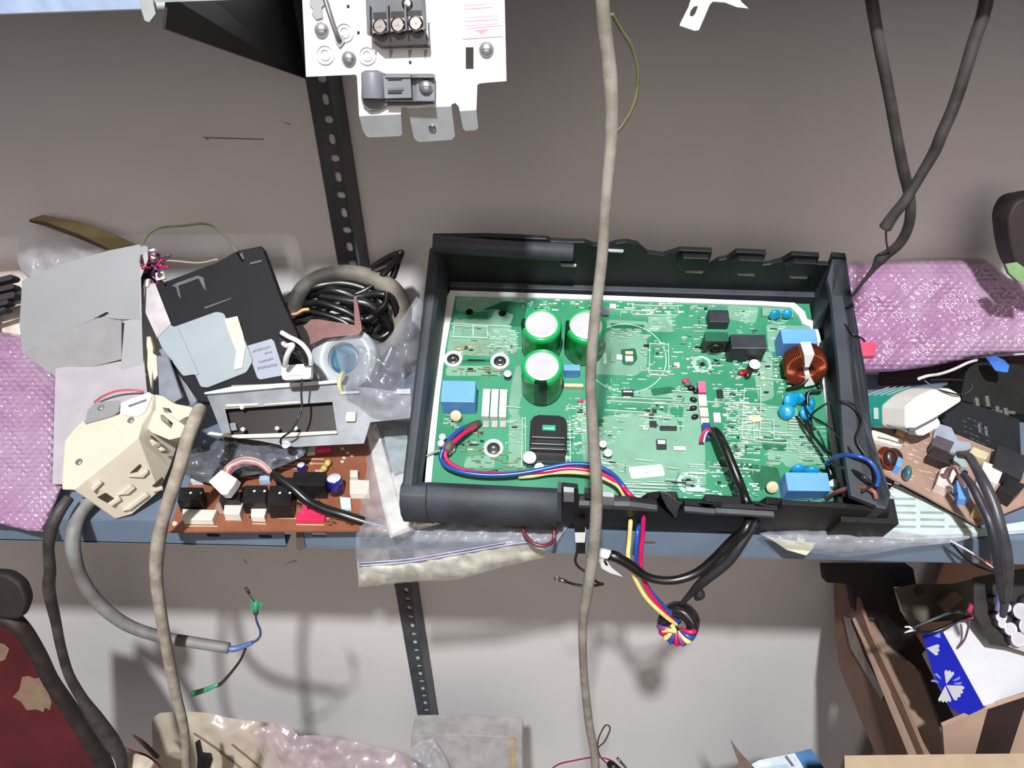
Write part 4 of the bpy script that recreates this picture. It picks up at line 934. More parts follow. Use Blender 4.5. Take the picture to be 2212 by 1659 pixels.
# far-left black fins and cream box behind them
q_ = MB(); P3 = PY(20, 640, -.06, 50)
for y0, x1, hh in ((598, 28, 11), (618, 30, 11), (635, 32, 13), (652, 18, 10), (668, 12, 8)):
    q_.prism(pg(P3, rounded([(-40, y0 + 10), (x1 - 4, y0 - 6), (x1, y0), (x1 - 4, y0 + hh - 5), (-40, y0 + 10 + hh)], 3)), -P3.n * .012)
q_.prism(pg(P3, [(-60, 600), (-36, 600), (-36, 700), (-60, 700)]), -P3.n * .014)
q_.build('vent_grille', M_blkm, label='row of black vent fins poking in at the left edge', cat='grille', bevel=.0006)
q_ = MB(); P4 = PY(30, 660, -.035, 48); q_.prism(pg(P4, [(-50, 590), (42, 582), (60, 600), (50, 700), (40, 735), (-50, 740)]), -P4.n * .03)
q_.build('plastic_housing', mat('beige_housing', (196, 184, 174), .5), label='pale beige plastic housing behind the black vent fins', cat='housing', bevel=.002)
# olive strip in a clear bag
PO = PY(180, 520, -.03, 62)
b = MB(); b.prism(pg(PO, [(62, 474), (92, 464), (160, 476), (230, 500), (290, 528), (238, 540), (170, 512), (110, 490), (64, 480)]), -PO.n * .004, 0)
b.prism(pg(PO, [(66, 476), (100, 480), (170, 506), (236, 538), (230, 540), (165, 513), (100, 489), (66, 480)], .0002), PO.n * .001, 1)
b.build('trim_strip', [M_olive, mat('dark_groove', (72, 60, 44), .5)], label='curved olive strip with dark grooves rising behind the grey box', cat='strip')
PB = PY(130, 590, -.045, 55)
film([(44, 510), (70, 484), (120, 496), (180, 520), (240, 545), (236, 575), (180, 600), (110, 620), (60, 618), (36, 560)], lambda x, y, h: PB.at(x, y, h), 9, lambda x, y, d: .010 * min(1, d / 25) + .006 * fbm(x, y, .03, 3), 0, 3).build('clear_bag', M_film, label='crumpled clear plastic bag behind the tilted grey metal box', cat='bag')

# grey sheet metal box, tilted
GP = PY(180, 650, -.125, 48)
gb = empty('metal_box', GP.at(180, 800), 'tilted grey sheet metal box with folded flange at the left', 'metal box')
q_ = MB()
q_.prism(pg(GP, [(48, 606), (120, 574), (236, 541), (300, 528), (318, 532), (322, 545), (303, 560), (301, 620), (302, 690), (258, 690), (215, 684), (150, 712), (48, 762), (42, 700), (46, 640)]), -GP.n * .0012)
q_.loft(pg(GP, [(48, 606), (120, 574), (236, 541), (300, 528)]), pg(GP, [(60, 622), (122, 592), (236, 560), (300, 545)], -.03), 0, caps=False)
q_.build('top_panel', M_zinc, gb)
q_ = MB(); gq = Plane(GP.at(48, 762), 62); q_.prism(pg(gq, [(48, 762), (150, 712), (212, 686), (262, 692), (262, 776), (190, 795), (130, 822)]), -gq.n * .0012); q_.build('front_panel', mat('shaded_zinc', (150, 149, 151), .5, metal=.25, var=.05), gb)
q_ = MB(); gr = Plane(GP.at(300, 560, .004), 52, 6); q_.prism(pg(gr, [(259, 693), (300, 688), (301, 560), (318, 540), (320, 560), (304, 600), (306, 700), (310, 806), (262, 822), (262, 776)]), -gr.n * .0015); q_.build('side_flange', M_zinc, gb, bevel=.0004)
q_ = MB(); q_.prism(pg(GP, [(204, 688), (215, 682), (230, 674), (236, 676), (222, 684), (210, 689)], .0004), GP.n * .0003); q_.build('slit', M_blk, gb)
# grey sheet below it
GS = PY(200, 900, -.208, 32)
MB().prism(pg(GS, [(120, 796), (200, 780), (310, 772), (318, 850), (300, 868), (250, 905), (180, 940), (146, 980), (138, 1046), (113, 1046)]), -GS.n * .0012).build('metal_sheet', mat('lilac_zinc', (170, 164, 170), .5, metal=.2, var=.05), label='plain grey metal sheet under the tilted box, behind the cream housing', cat='metal sheet')
# white connectors and coloured wires between the box and the black cover
q_ = MB(); PC = PY(330, 590, -.10, 60)
q_.prism(pg(PC, [(322, 540), (333, 536), (338, 575), (326, 575)]), -PC.n * .004); q_.prism(pg(PC, [(192, 556), (206, 550), (212, 572), (190, 575)]), -PC.n * .004); q_.prism(pg(PC, [(335, 590), (352, 586), (356, 602), (338, 606)]), -PC.n * .004); q_.prism(pg(PC, [(312, 604), (322, 602), (320, 618), (310, 622)]), -PC.n * .004)
wb_ = q_.build('wire_bundle', M_ivory, label='small ivory connectors with tangled maroon and purple wires', cat='wires')
for i in range(16):
    c_ = [M_wred, mat('dark_maroon_wire', (86, 30, 50), .4), M_purp, mat('dark_grey_wire', (70, 64, 70), .4)][i % 4]
    x0, y0 = rnd.uniform(305, 345), rnd.uniform(545, 610); pts = [(x0, y0, -.098)]
    for k in range(3): x0 += rnd.uniform(-22, 26); y0 += rnd.uniform(-14, 16); pts.append((min(max(x0, 304), 374), min(max(y0, 545), 622), -.10 + rnd.uniform(-.008, .008)))
    wire('wire', pts, .0011, c_, wb_, seg=6)
q_ = MB(); q_.prism(pg(PY(320, 590, -.08, 60), [(300, 560), (335, 545), (350, 620), (304, 640)]), YV * .002); q_.build('backing', M_bcord, wb_)
wire('thin_wire', [(300, 545, -.09), (318, 510, -.085), (345, 492, -.08), (400, 487, -.08), (440, 483, -.08), (470, 495, -.085), (495, 520, -.09), (512, 545, -.095)], .0011, M_ygrn, label='thin olive wire arching up behind the black cover', cat='wire')
wire('thin_wire', [(350, 563, -.085), (380, 564, -.08), (430, 568, -.08), (470, 560, -.085)], .0010, mat('pale_wire', (160, 146, 130), .5), label='short pale wire lying behind the top of the black cover', cat='wire')

# black cover with translucent part and label
KP = PY(490, 720, -.135, 44)
kc = empty('black_cover', KP.at(490, 860), 'black plastic cover with a milky plate and grey label stuck on it', 'cover')
q_ = MB(); q_.prism(pg(KP, rounded([(336, 616), (400, 592), (470, 566), (512, 541), (565, 531), (605, 640), (642, 722), (664, 818), (560, 846), (455, 870), (430, 868), (345, 756), (372, 712)], 3)), -KP.n * .012)
q_.build('cover', mat('charcoal_cover', (21, 20, 25), .6, spec=.25, var=.15, scale=20, bump=.05), kc, bevel=.001)
q_ = MB()
for pts in ([(372, 618), (382, 612), (428, 596), (440, 600), (446, 628), (440, 622), (430, 602), (386, 618), (392, 646), (386, 640), (382, 622)], [(442, 664), (500, 644), (500, 646), (444, 668)], [(518, 550), (524, 546), (528, 560), (524, 562)], [(540, 568), (566, 562), (566, 566), (541, 572)]):
    MB().prism(pg(KP, pts, .0001), KP.n * .0008).build('moulded_ridge', mat('scuffed_black', (84, 84, 92), .6), kc)
q_ = MB(); q_.prism(pg(KP, rounded([(292, 626), (336, 612), (352, 652), (366, 698), (378, 708), (470, 675), (486, 678), (492, 692), (512, 684), (520, 706), (548, 780), (540, 796), (534, 806), (450, 839), (436, 837), (424, 810), (398, 814), (352, 752), (330, 700)], 5)), KP.n * .003); mp = q_.build('milky_plate', M_milk, kc, bevel=.0006)
q_ = MB(); q_.prism(pg(KP, [(486, 690), (514, 684), (526, 722), (532, 750), (524, 795), (506, 800), (512, 760), (496, 720)], .003), KP.n * .0015); q_.build('yellowed_strip', mat('yellowed_plastic', (212, 202, 182), .4), mp)
q_ = MB(); q_.prism(pg(KP, [(293, 628), (336, 613), (370, 700), (340, 730)], .0030), KP.n * .0008); q_.build('tape', mat('dull_tape', (184, 176, 180), .4), mp)
q_ = MB(); q_.prism(pg(KP, [(372, 708), (384, 706), (430, 808), (424, 812)], .0030), KP.n * .0012); q_.build('rib', M_milk, mp)
LB = [(532, 748), (586, 732), (592, 737), (614, 806), (610, 811), (562, 820), (556, 816)]
q_ = MB(); q_.prism(pg(KP, LB, .0002), KP.n * .0003, 0)
# printed rows: small strokes in the label's own slope
for (x0, y0, x1, y1, hh) in ((545, 759.5, 585, 748.5, 4.5), (572, 764, 588, 759.5, 3.5), (559, 782.5, 591, 774, 4), (556, 796, 600, 787, 5)):
    n2 = int((x1 - x0) / 3.1)
    for i in range(n2):
        t = i / n2; x = x0 + (x1 - x0) * t; y = y0 + (y1 - y0) * t; ww = 2.2
        kind = (i * 7 + int(x0)) % 4
        q_.prism([KP.at(x, y - hh / 2, .0005), KP.at(x + ww * .45, y - hh / 2, .0005), KP.at(x + ww * .45 + 1, y + hh / 2, .0005), KP.at(x + 1, y + hh / 2, .0005)], KP.n * .0001, 1)
        if kind != 1: q_.prism([KP.at(x, y - hh / 2, .0005), KP.at(x + ww, y - hh / 2 - .5, .0005), KP.at(x + ww, y - hh / 2 + .8, .0005), KP.at(x, y - hh / 2 + 1.3, .0005)], KP.n * .0001, 1)
        if kind != 2: q_.prism([KP.at(x + .5, y, .0005), KP.at(x + ww + .5, y - .4, .0005), KP.at(x + ww + .5, y + .7, .0005), KP.at(x + .5, y + 1.1, .0005)], KP.n * .0001, 1)
        if kind != 3: q_.prism([KP.at(x + 1, y + hh / 2 - 1, .0005), KP.at(x + ww + 1, y + hh / 2 - 1.5, .0005), KP.at(x + ww + 1, y + hh / 2, .0005), KP.at(x + 1, y + hh / 2 + .3, .0005)], KP.n * .0001, 1)
q_.build('printed_label', [M_label, M_ink], kc, label='grey label with four rows of blurred print')
# grey strut, ivory slats
MB().prism(pg(PY(385, 815, -.165, 48), [(342, 757), (357, 750), (424, 868), (412, 878)]), -YV * -.004).build('metal_strut', M_zinc2, label='narrow grey metal strut leaning under the black cover', cat='strut', bevel=.0006)
q_ = MB(); PI = PY(330, 800, -.16, 45)
for pts in ([(312, 728), (324, 726), (330, 750), (326, 850), (316, 850), (318, 760)], [(326, 760), (338, 768), (340, 810), (332, 822), (328, 800)], [(268, 826), (308, 806), (314, 812), (312, 822), (272, 836)]): q_.prism(pg(PI, pts), -PI.n * .004)
q_.build('ivory_bracket', mat('aged_ivory', (206, 196, 172), .5), label='aged ivory plastic slats wedged between grey box and black cover', cat='plastic part', bevel=.0006)
MB().prism(pg(PY(360, 800, -.175, 35), [(340, 770), (362, 772), (392, 860), (370, 872), (344, 856)]), YV * .002).build('bracket_plate', mat('dull_steel', (132, 136, 146), .5, metal=.3), label='dull steel bracket behind the cream housing', cat='bracket')  # bracket in an even dull steel grey
wire('thin_wire', [(204, 869, -.20), (222, 856, -.198), (250, 845, -.196), (285, 842, -.194), (310, 846, -.192)], .0010, mat('coral_wire', (196, 84, 90), .4), label='coral red wire above the cream housing', cat='wire')

# cream housing
CP = PY(220, 980, -.266, 24, -4)
ch = empty('cream_housing', CP.at(250, 1100), 'cream plastic moulded housing with slots and clips on the shelf', 'housing')
top = [(134, 1058), (133, 1040), (139, 953), (160, 925), (180, 906), (186, 916), (258, 894), (263, 872), (322, 846), (332, 852), (326, 886), (306, 916), (298, 946), (240, 992), (186, 1034), (160, 1056)]
bot = [(160, 1058), (164, 1050), (172, 1010), (200, 960), (220, 940), (235, 935), (280, 925), (300, 905), (350, 890), (405, 905), (400, 935), (385, 960), (368, 1010), (345, 1062), (285, 1112), (250, 1122)]
q_ = MB(); q_.loft(pg(CP, top), pg(CP, bot, -.046), 0, mt=0)

q_.build('body', M_cream, ch, bevel=.0012)
q_ = MB(); q_.prism(pg(CP, [(262, 872), (324, 848), (330, 856), (316, 890), (298, 902), (262, 898)]), CP.n * .0016); q_.build('raised_pad', mat('light_cream', (224, 216, 198), .45), ch, bevel=.0006)
MB().prism(pg(CP, [(276, 876), (316, 862), (317, 866), (279, 880)], .0017), CP.n * .0002).build('slot', M_ink, ch)
q_ = MB(); q_.prism(pg(CP, rounded([(186, 916), (190, 890), (206, 872), (258, 866), (262, 872), (258, 890), (244, 900)], 4), .0005), CP.n * .0014); q_.build('metal_tongue', M_zinc, ch)
for x, y, h0 in ((218, 881, .002), (283, 908, .0002), (171, 998, .0002)):
    MB().lathe(CP.at(x, y, h0), CP.n, [(.0030, 0), (.0030, .0008), (.0018, .0014), (.0008, .0014)], 18).build('screw', mat('dull_screw', (168, 168, 170)), ch)
# clip frame at the upper right end
CU2 = Plane(CP.at(360, 880, -.004), 40, -12)
q_ = MB(); q_.holed([pg(CU2, rounded([(320, 862), (336, 852), (352, 856), (376, 872), (408, 878), (424, 884), (420, 896), (398, 902), (384, 912), (360, 900), (324, 884)], 4)), pg(CU2, [(350, 880), (366, 882), (372, 892), (356, 890)])], -CU2.n * .007)
q_.holed([pg(CU2, rounded([(308, 916), (338, 884), (350, 886), (400, 920), (402, 936), (390, 944), (366, 950), (330, 935)], 3), .003), pg(CU2, [(346, 896), (352, 896), (374, 914), (370, 926), (348, 908)], .003)], -CU2.n * .010)
q_.build('clip_frame', M_cream, ch, bevel=.0008)
# details on the sloping front: dark slots with raised lips
FQ = Plane(CP.at(250, 1000, -.002), 58, -28)
fa, fb_, fc_ = CP.at(186, 1034), CP.at(298, 946), CP.at(345, 1062, -.046)
FQ.n = (fb_ - fa).cross(fc_ - fa).normalized()
if FQ.n.dot(CAMP - fa) < 0: FQ.n = -FQ.n
FQ.o = fa
q_ = MB()
for pts in ([(280, 1022), (302, 1002), (305, 1006), (296, 1018)], [(328, 1050), (350, 1030), (354, 1036), (348, 1044), (336, 1052)], [(210, 1074), (228, 1064), (246, 1076), (232, 1086)], [(325, 940), (332, 944), (346, 956), (340, 954), (326, 946)]):
    q_.prism(pg(FQ, pts, .0004), FQ.n * .0006)
q_.build('slot', mat('slot_dark', (54, 44, 30), .7), ch)
q_ = MB()
for pts in ([(274, 1028), (300, 1022), (318, 1012), (320, 1018), (308, 1030)], [(252, 1068), (282, 1044), (292, 1052), (276, 1066)], [(262, 1102), (314, 1062), (322, 1068), (280, 1100)], [(232, 1086), (256, 1070), (262, 1078), (240, 1092)], [(326, 1056), (350, 1048), (352, 1056), (330, 1062)], [(322, 950), (330, 948), (340, 956), (328, 962)], [(340, 968), (350, 964), (358, 970), (346, 974)], [(196, 1052), (214, 1036), (222, 1040), (200, 1062)]):
    q_.prism(pg(FQ, pts, .0002), FQ.n * .0030)
q_.build('moulded_lip', M_cream, ch, bevel=.0008)

# grey display frame with cream liner and dark recess
DP = PY(620, 900, -.205, 42)
df = empty('display_frame', DP.at(620, 958), 'grey metal frame with a dark rectangular window and cream liner', 'frame')
q_ = MB(); hole = [(486, 884), (600, 876), (718, 868), (728, 933), (610, 938), (500, 942)]
q_.holed([pg(DP, [(446, 852), (600, 840), (735, 831), (800, 838), (888, 850), (888, 903), (800, 912), (786, 958), (700, 962), (628, 966), (560, 952), (482, 942)]), pg(DP, hole)], -DP.n * .0012)
q_.build('frame', M_zinc2, df)
q_ = MB(); q_.prism(pg(DP, [(446, 850), (502, 838), (600, 831), (735, 823), (737, 829), (600, 840), (446, 854)], .0005), DP.n * .004); q_.prism(pg(DP, [(736, 848), (778, 846), (778, 851), (737, 853)]), DP.n * .003); q_.prism(pg(DP, [(858, 843), (888, 841), (888, 853), (858, 852)]), DP.n * .003); q_.build('bright_edge', mat('pale_folded_edge', (206, 210, 214), .35, metal=.3), df)
q_ = MB(); q_.prism(pg(DP, [(500, 832), (624, 828), (735, 820), (740, 826), (620, 836), (500, 842)], -.004), -DP.n * .010); q_.build('top_flange', M_zinc, df)
q_ = MB(); q_.prism(pg(DP, [(458, 934), (500, 941), (610, 937), (729, 932), (731, 938), (610, 946), (520, 948), (450, 940)], .0002), DP.n * .004); q_.prism(pg(DP, [(490, 875), (560, 872), (562, 877), (492, 880)], -.001), DP.n * .003); q_.prism(pg(DP, [(572, 874), (650, 868), (650, 872), (574, 877)], -.001), DP.n * .003)
for x, y in ((524, 881), (526, 928), (600, 926), (640, 926)): q_.lathe(DP.at(x, y, -.001), DP.n, [(.0022, 0), (.002, .0025), (.001, .003)], 10)
q_.build('cream_liner', mat('liner_cream', (232, 222, 192), .45), df, bevel=.0005)
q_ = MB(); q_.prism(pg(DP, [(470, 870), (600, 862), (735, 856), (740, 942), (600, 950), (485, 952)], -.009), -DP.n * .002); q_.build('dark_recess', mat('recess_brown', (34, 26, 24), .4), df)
q_ = MB(); q_.prism(pg(DP, [(492, 916), (510, 914), (514, 930), (498, 932)], -.006), DP.n * .002); q_.build('clip', M_zinc2, df)
q_ = MB(); q_.box(DP.at(748, 912, .0005), DP.u * .009, DP.v * .009, DP.n * .004); q_.build('ivory_peg', mat('peg_ivory', (208, 192, 172), .4), df, bevel=.001)

# white connector on black and white wires
WC = PY(640, 800, -.20, 48)
q_ = MB(); q_.prism(pg(WC, rounded([(608, 792), (614, 789), (668, 785), (672, 790), (672, 814), (668, 818), (614, 821), (609, 817)], 3)), -WC.n * .006, 0); q_.prism(pg(WC, [(623, 811), (656, 809), (656, 811), (623, 813)], .0001), WC.n * .0002, 1)
wc = q_.build('wire_connector', [M_white, M_mintd], label='white wire connector on looped black and white wires', cat='connector', bevel=.0006)
wire('lead', [(608, 718, -.185), (625, 728, -.19), (645, 738, -.195), (660, 752, -.20), (670, 770, -.205), (672, 788, -.205)], .0022, M_wwht, wc)
wire('lead', [(612, 742, -.19), (620, 747, -.20), (632, 746, -.205), (624, 760, -.208), (618, 775, -.208), (616, 790, -.206)], .0024, M_wwht, wc)
wire('lead', [(606, 724, -.182), (625, 736, -.186), (648, 748, -.19), (664, 765, -.198), (666, 786, -.2)], .0024, M_rub, wc)
for i in range(5): wire('lead', [(605, 730 + i * 9, -.17), (622, 735 + i * 8, -.178), (640, 750 + i * 5, -.18), (655, 765 + i * 4, -.19), (660, 788, -.2)], .0013, [M_rub, M_bcord][i % 2], wc)
wire('lead', [(652, 818, -.205), (651, 850, -.212), (652, 880, -.218), (644, 905, -.226), (630, 930, -.232), (610, 945, -.235), (606, 955, -.236), (612, 962, -.236)], .0009, M_rub, wc)
q_ = MB(); q_.torus(V(617, 960, -.236), Vc((0, -.7, .7)), .0028, .0010, 0, 16, 6); q_.prism([V(x, y, -.237) for x, y in ((610, 954), (628, 958), (628, 964), (612, 966))], YV * .001); q_.build('tie_ring', M_wwht, wc)

# bundle of black cables behind
cb = empty('cable_coil', V(740, 700, -.06), 'coiled black cables with one dusty thick loop against the upright', 'cable coil')
wire('cable', [(640, 680, -0.098), (640, 650, -0.094), (660, 618, -0.082), (700, 596, -0.074), (750, 590, -0.066), (800, 600, -0.066), (845, 625, -0.070), (868, 665, -0.074), (862, 710, -0.082), (840, 750, -0.090), (800, 770, -0.098)], [.0075, .008, .008, .008, .0085, .009, .010, .010, .010, .010, .008], mat('dusty_black_cable', (118, 112, 100), .7, col2=(46, 44, 42), scale=16, lo=.4, hi=.6), cb, seg=12)
for i, (pts, rr) in enumerate((([(600, 655, -0.082), (640, 668, -0.090), (700, 668, -0.090), (760, 640, -0.082), (800, 620, -0.074), (840, 580, -0.066), (866, 545, -0.066), (855, 565, -0.061), (800, 590, -0.066)], .0032),
     ([(795, 585, -0.057), (830, 562, -0.057), (862, 548, -0.057), (858, 570, -0.057), (848, 600, -0.061)], .0034), ([(610, 700, -0.098), (660, 690, -0.098), (720, 660, -0.090), (780, 640, -0.082), (840, 640, -0.082), (858, 690, -0.082), (820, 730, -0.094), (760, 700, -0.098)], .0040),
     ([(630, 640, -0.082), (680, 620, -0.082), (740, 612, -0.074), (800, 630, -0.074), (830, 670, -0.082), (800, 700, -0.090)], .0045), ([(640, 660, -0.090), (690, 655, -0.094), (740, 670, -0.098), (790, 690, -0.098), (830, 660, -0.090)], .0040),
     ([(650, 672, -0.094), (700, 680, -0.098), (750, 700, -0.102), (790, 740, -0.107)], .0040), ([(640, 690, -0.098), (690, 700, -0.102), (740, 720, -0.107), (770, 745, -0.111)], .0036), ([(660, 640, -0.078), (720, 628, -0.082), (780, 650, -0.082), (820, 690, -0.082), (800, 730, -0.090)], .0050),
     ([(790, 690, -0.094), (815, 672, -0.097), (832, 655, -0.094), (836, 630, -0.090)], .0026), ([(690, 640, -0.082), (750, 650, -0.086), (800, 660, -0.086), (840, 700, -0.086), (850, 740, -0.090), (830, 790, -0.107)], .0060), ([(770, 640, -0.074), (810, 680, -0.078), (820, 730, -0.082), (810, 790, -0.107)], .0075), ([(620, 660, -0.082), (650, 680, -0.090), (690, 690, -0.098), (750, 690, -0.098), (800, 720, -0.098)], .0050))):
    wire('cable', pts, rr, M_rub, cb, seg=10)
wire('cable', [(622, 678, -0.102), (640, 678, -0.105), (654, 670, -0.107), (668, 668, -0.107)], .0016, mat('ochre_core', (214, 170, 110), .4), cb, seg=8, label='thin ochre core')
# red-brown card and tape roll in a clear bag
RP = PY(730, 720, -.15, 45)
q_ = MB(); q_.prism(pg(RP, [(655, 705), (672, 690), (690, 690), (766, 702), (764, 640), (770, 640), (782, 712), (776, 722), (700, 730), (670, 745), (668, 720)]), -RP.n * .004)
q_.build('card_piece', M_rcard, label='red brown angled card piece behind the tape roll', cat='card')
TP = PY(750, 790, -.165, 50)
tr_ = empty('tape_roll', TP.at(760, 830), 'roll of clear tape with a bluish core in the clutter behind the frame', 'tape roll')
tc2 = TP.at(745, 775, -.01)
q_ = MB(); q_.lathe(tc2 - TP.n * .014, TP.n, [(.0150, 0), (.0300, 0), (.0310, .002), (.0310, .018), (.0300, .020), (.0150, .020), (.0145, .018), (.0145, .002)], 40)
q_.build('tape', mat('grey_clear_tape', (168, 176, 180), .25, var=.1, scale=30, coat=.3), tr_)
q_ = MB(); q_.lathe(tc2 - TP.n * .013, TP.n, [(.0148, 0), (.0148, .010), (.010, .0102)], 30); q_.build('core', M_bluec, tr_, label='blue core')
q_ = MB(); q_.torus(TP.at(752, 830, .002), (TP.u * .9 + TP.n * .4).normalized(), .012, .0022, 0, 24, 8, arc=.6, a0=.1); q_.build('yellowed_rim', M_yrim, tr_)
CB = PY(830, 800, -.19, 45)
film([(720, 740), (760, 720), (800, 730), (830, 742), (860, 700), (900, 640), (920, 660), (905, 760), (895, 900), (850, 905), (800, 890), (770, 870), (740, 850), (735, 800)], lambda x, y, h: CB.at(x, y, h), 8, lambda x, y, d: .016 * min(1, d / 30) + .010 * fbm(x, y, .025, 9), 0, 9).build('clear_bag', M_film2, label='cloudy crumpled plastic bag between the tape roll and black tray', cat='bag')

# antistatic bag
AP = PZ(540, 1000, .022, 14)
film([(398, 985), (412, 972), (458, 958), (475, 942), (512, 945), (545, 962), (600, 957), (668, 962), (655, 985), (620, 1002), (570, 1022), (520, 1030), (470, 1050), (420, 1035), (392, 1020)], lambda x, y, h: AP.at(x, y, h), 6, lambda x, y, d: .006 * min(1, d / 18) + .007 * fbm(x, y, .03, 4), .006, 4).build('antistatic_bag', M_asb, label='crumpled dark grey antistatic bag on the brown circuit board', cat='bag')

# brown relay board
NP = PZ(560, 1140, .006, 1.5)
nb = empty('relay_board', NP.at(570, 1060), 'brown circuit board with black relays and white sockets at the shelf front', 'circuit board')
q_ = MB(); q_.prism(pg(NP, [(361, 1148), (398, 1060), (470, 962), (560, 950), (790, 945), (850, 1000), (850, 1145)]), -NP.n * .0018, 0)
q_.prism(pg(NP, [(372, 1128), (378, 1126), (384, 1130), (380, 1136), (373, 1136)], .0001), NP.n * .0002, 1)
for x0, y0, x1 in ((400, 1135, 470), (486, 1122, 520), (545, 1130, 575), (640, 1132, 700), (560, 1002, 640), (590, 1010, 650), (640, 990, 700), (670, 1000, 700), (600, 1118, 640), (480, 1030, 560), (700, 1118, 740)):
    q_.prism(pg(NP, [(x0, y0), (x1, y0 + 1), (x1, y0 + 3), (x0, y0 + 2)], .0001), NP.n * .0001, 1)
for i in range(26): x, y = rnd.uniform(700, 770), rnd.uniform(1105, 1135); q_.prism(pg(NP, [(x, y), (x + 8, y), (x + 8, y + 1.5), (x, y + 1.5)], .0001), NP.n * .0001, 2)
q_.build('board', [M_brown, M_tan, M_blk], nb)


def nbox(name, pts, h, m, bev=.0005, h0=0): return MB().prism(pg(NP, pts, h0), NP.n * h, 0).build(name, m, nb, bevel=bev)


for x0, x1, y0, y1, h_ in ((392, 448, 1060, 1108, .014), (482, 530, 1056, 1106, .014), (530, 585, 1056, 1110, .014), (585, 640, 1060, 1120, .016), (636, 712, 1030, 1078, .016), (600, 640, 1035, 1060, .012)):
    ox = 6
    q_ = MB(); q_.prism(pg(NP, [(x0, y1), (x1 - 4, y1), (x1, y0 + 18), (x0 + 6, y0 + 18)]), NP.n * h_, 0)
    rl_ = q_.build('relay', M_blk, nb, bevel=.0006)
    q_ = MB()
    for fx in (.3, .7): q_.lathe(NP.at(x0 + (x1 - x0) * fx + 3, y0 + 5, h_), NP.n, [(.0012, 0), (.0012, .0003)], 10)
    if y0 > 1050: q_.build('marker_dot', M_white, rl_)
for pts, h_, m_ in (([(398, 1133), (462, 1134), (472, 1112), (398, 1110)], .006, M_ivory), ([(488, 1124), (522, 1126), (530, 1100), (490, 1098)], .008, M_ivory), ([(545, 1127), (574, 1128), (580, 1108), (546, 1106)], .006, M_ivory), ([(415, 1048), (440, 1048), (444, 1036), (420, 1036)], .006, M_mint), ([(562, 1048), (585, 1046), (588, 1026), (566, 1028)], .006, mat('pale_blue_plastic', (160, 178, 204), .4)),
                    ([(640, 1130), (702, 1130), (706, 1116), (690, 1108), (660, 1106), (645, 1116)], .004, M_red), ([(655, 1112), (662, 1096), (668, 1112)], .007, M_red), ([(684, 982), (718, 978), (716, 968), (686, 970)], .005, M_red), ([(664, 986), (682, 984), (684, 970), (668, 972)], .004, M_ivory),
                    ([(758, 1078), (800, 1078), (800, 1050), (758, 1048)], .007, M_ivory), ([(758, 1040), (775, 1040), (775, 1026), (758, 1026)], .006, M_ivory), ([(738, 1104), (760, 1104), (758, 1080), (735, 1078)], .003, M_mint), ([(462, 1108), (484, 1112), (492, 1092), (470, 1088)], .002, M_brown2)):
    nbox('socket', pts, h_, m_)
for px, py, rr, hh, m_ in ((728, 1062, .0068, .016, M_navy), (654, 1020, .0042, .009, M_navy)):
    q_ = MB(); q_.lathe(NP.at(px, py), NP.n, [(rr, 0), (rr, hh - .001), (rr - .0008, hh), (.001, hh)], 24, 0, ms=[0, 0, 1, 1]); q_.build('electrolytic_capacitor', [m_, M_paper], nb)
for px, py in ((700, 1012), (708, 1000), (694, 1020)): MB().ball(NP.at(px, py, .004), NP.v, .004, .0032).build('disc_capacitor', mat('mustard_epoxy', (206, 178, 104), .4), nb)
for px, py in ((645, 1100), (668, 1098), (690, 1098), (652, 1112), (698, 1112)): nbox('pin', [(px, py), (px + 5, py), (px + 5, py - 4), (px, py - 4)], .008, M_steel, 0)
for i in range(14):
    px, py = rnd.choice(((rnd.uniform(560, 690), rnd.uniform(995, 1020)), (rnd.uniform(700, 770), rnd.uniform(970, 1010)), (rnd.uniform(470, 560), rnd.uniform(1110, 1130))))
    nbox('chip_resistor', [(px, py), (px + 7, py), (px + 7, py - 3), (px, py - 3)], .001, rnd.choice([M_tan, M_ivory, M_blk]), 0)
# white plug with pink wires, black sleeved lead
PQ = Plane(NP.at(478, 1050, .031), 30, 0)
q_ = MB(); q_.prism(pg(PQ, [(450, 1040), (478, 1014), (512, 1034), (506, 1046), (490, 1068), (478, 1068)]), -PQ.n * .010)
wq = q_.build('wire_plug', M_white, label='white plug on pink wires feeding a black sleeved lead', cat='plug', bevel=.0006)
for i in range(5): wire('lead', [(484 + i * 4, 1040 + i, -.262), (484 + i * 3.5, 1015, -.262), (500 + i * 2, 998 + i * 2, -.258), (530, 988 + i * 3, -.255), (560, 994 + i * 3, -.255), (580, 1010 + i * 3, -.258), (592, 1026, -.262)], .0009, [M_wpink, M_wpink, M_wwht, M_wpink, mat('coral_wire', (196, 84, 90))][i], wq, seg=6)
wire('sleeve', [(588, 1022, -.262), (605, 1034, -.266), (635, 1056, -.272), (665, 1082, -.278), (700, 1100, -.283), (740, 1112, -.286), (790, 1128, -.288), (840, 1140, -.288)], [.0028, .0034, .0038, .0040, .0042, .0042, .0042, .004], M_rub, wq, seg=12)
q_ = MB(); q_.prism([V(x, y, -.2865) for x, y in ((640, 1150), (652, 1138), (660, 1184), (648, 1190), (640, 1184))], YV * .0006); q_.build('torn_tab', mat('brown_tab', (92, 80, 72), .7), bpy.data.objects['rack_shelf'])

# zip bag with a white adapter inside, hanging over the shelf edge
def zp(x, y, h=0):
    """on the shelf top behind the edge, bending down in front of it"""
    p = Z(x, y, .0032 + h)
    if p.y > YL - .002: return p
    q1 = V(x, y, YL - .006 - h); t = min(1, (YL - .002 - p.y) / .03)
    return p * (1 - t) + q1 * t


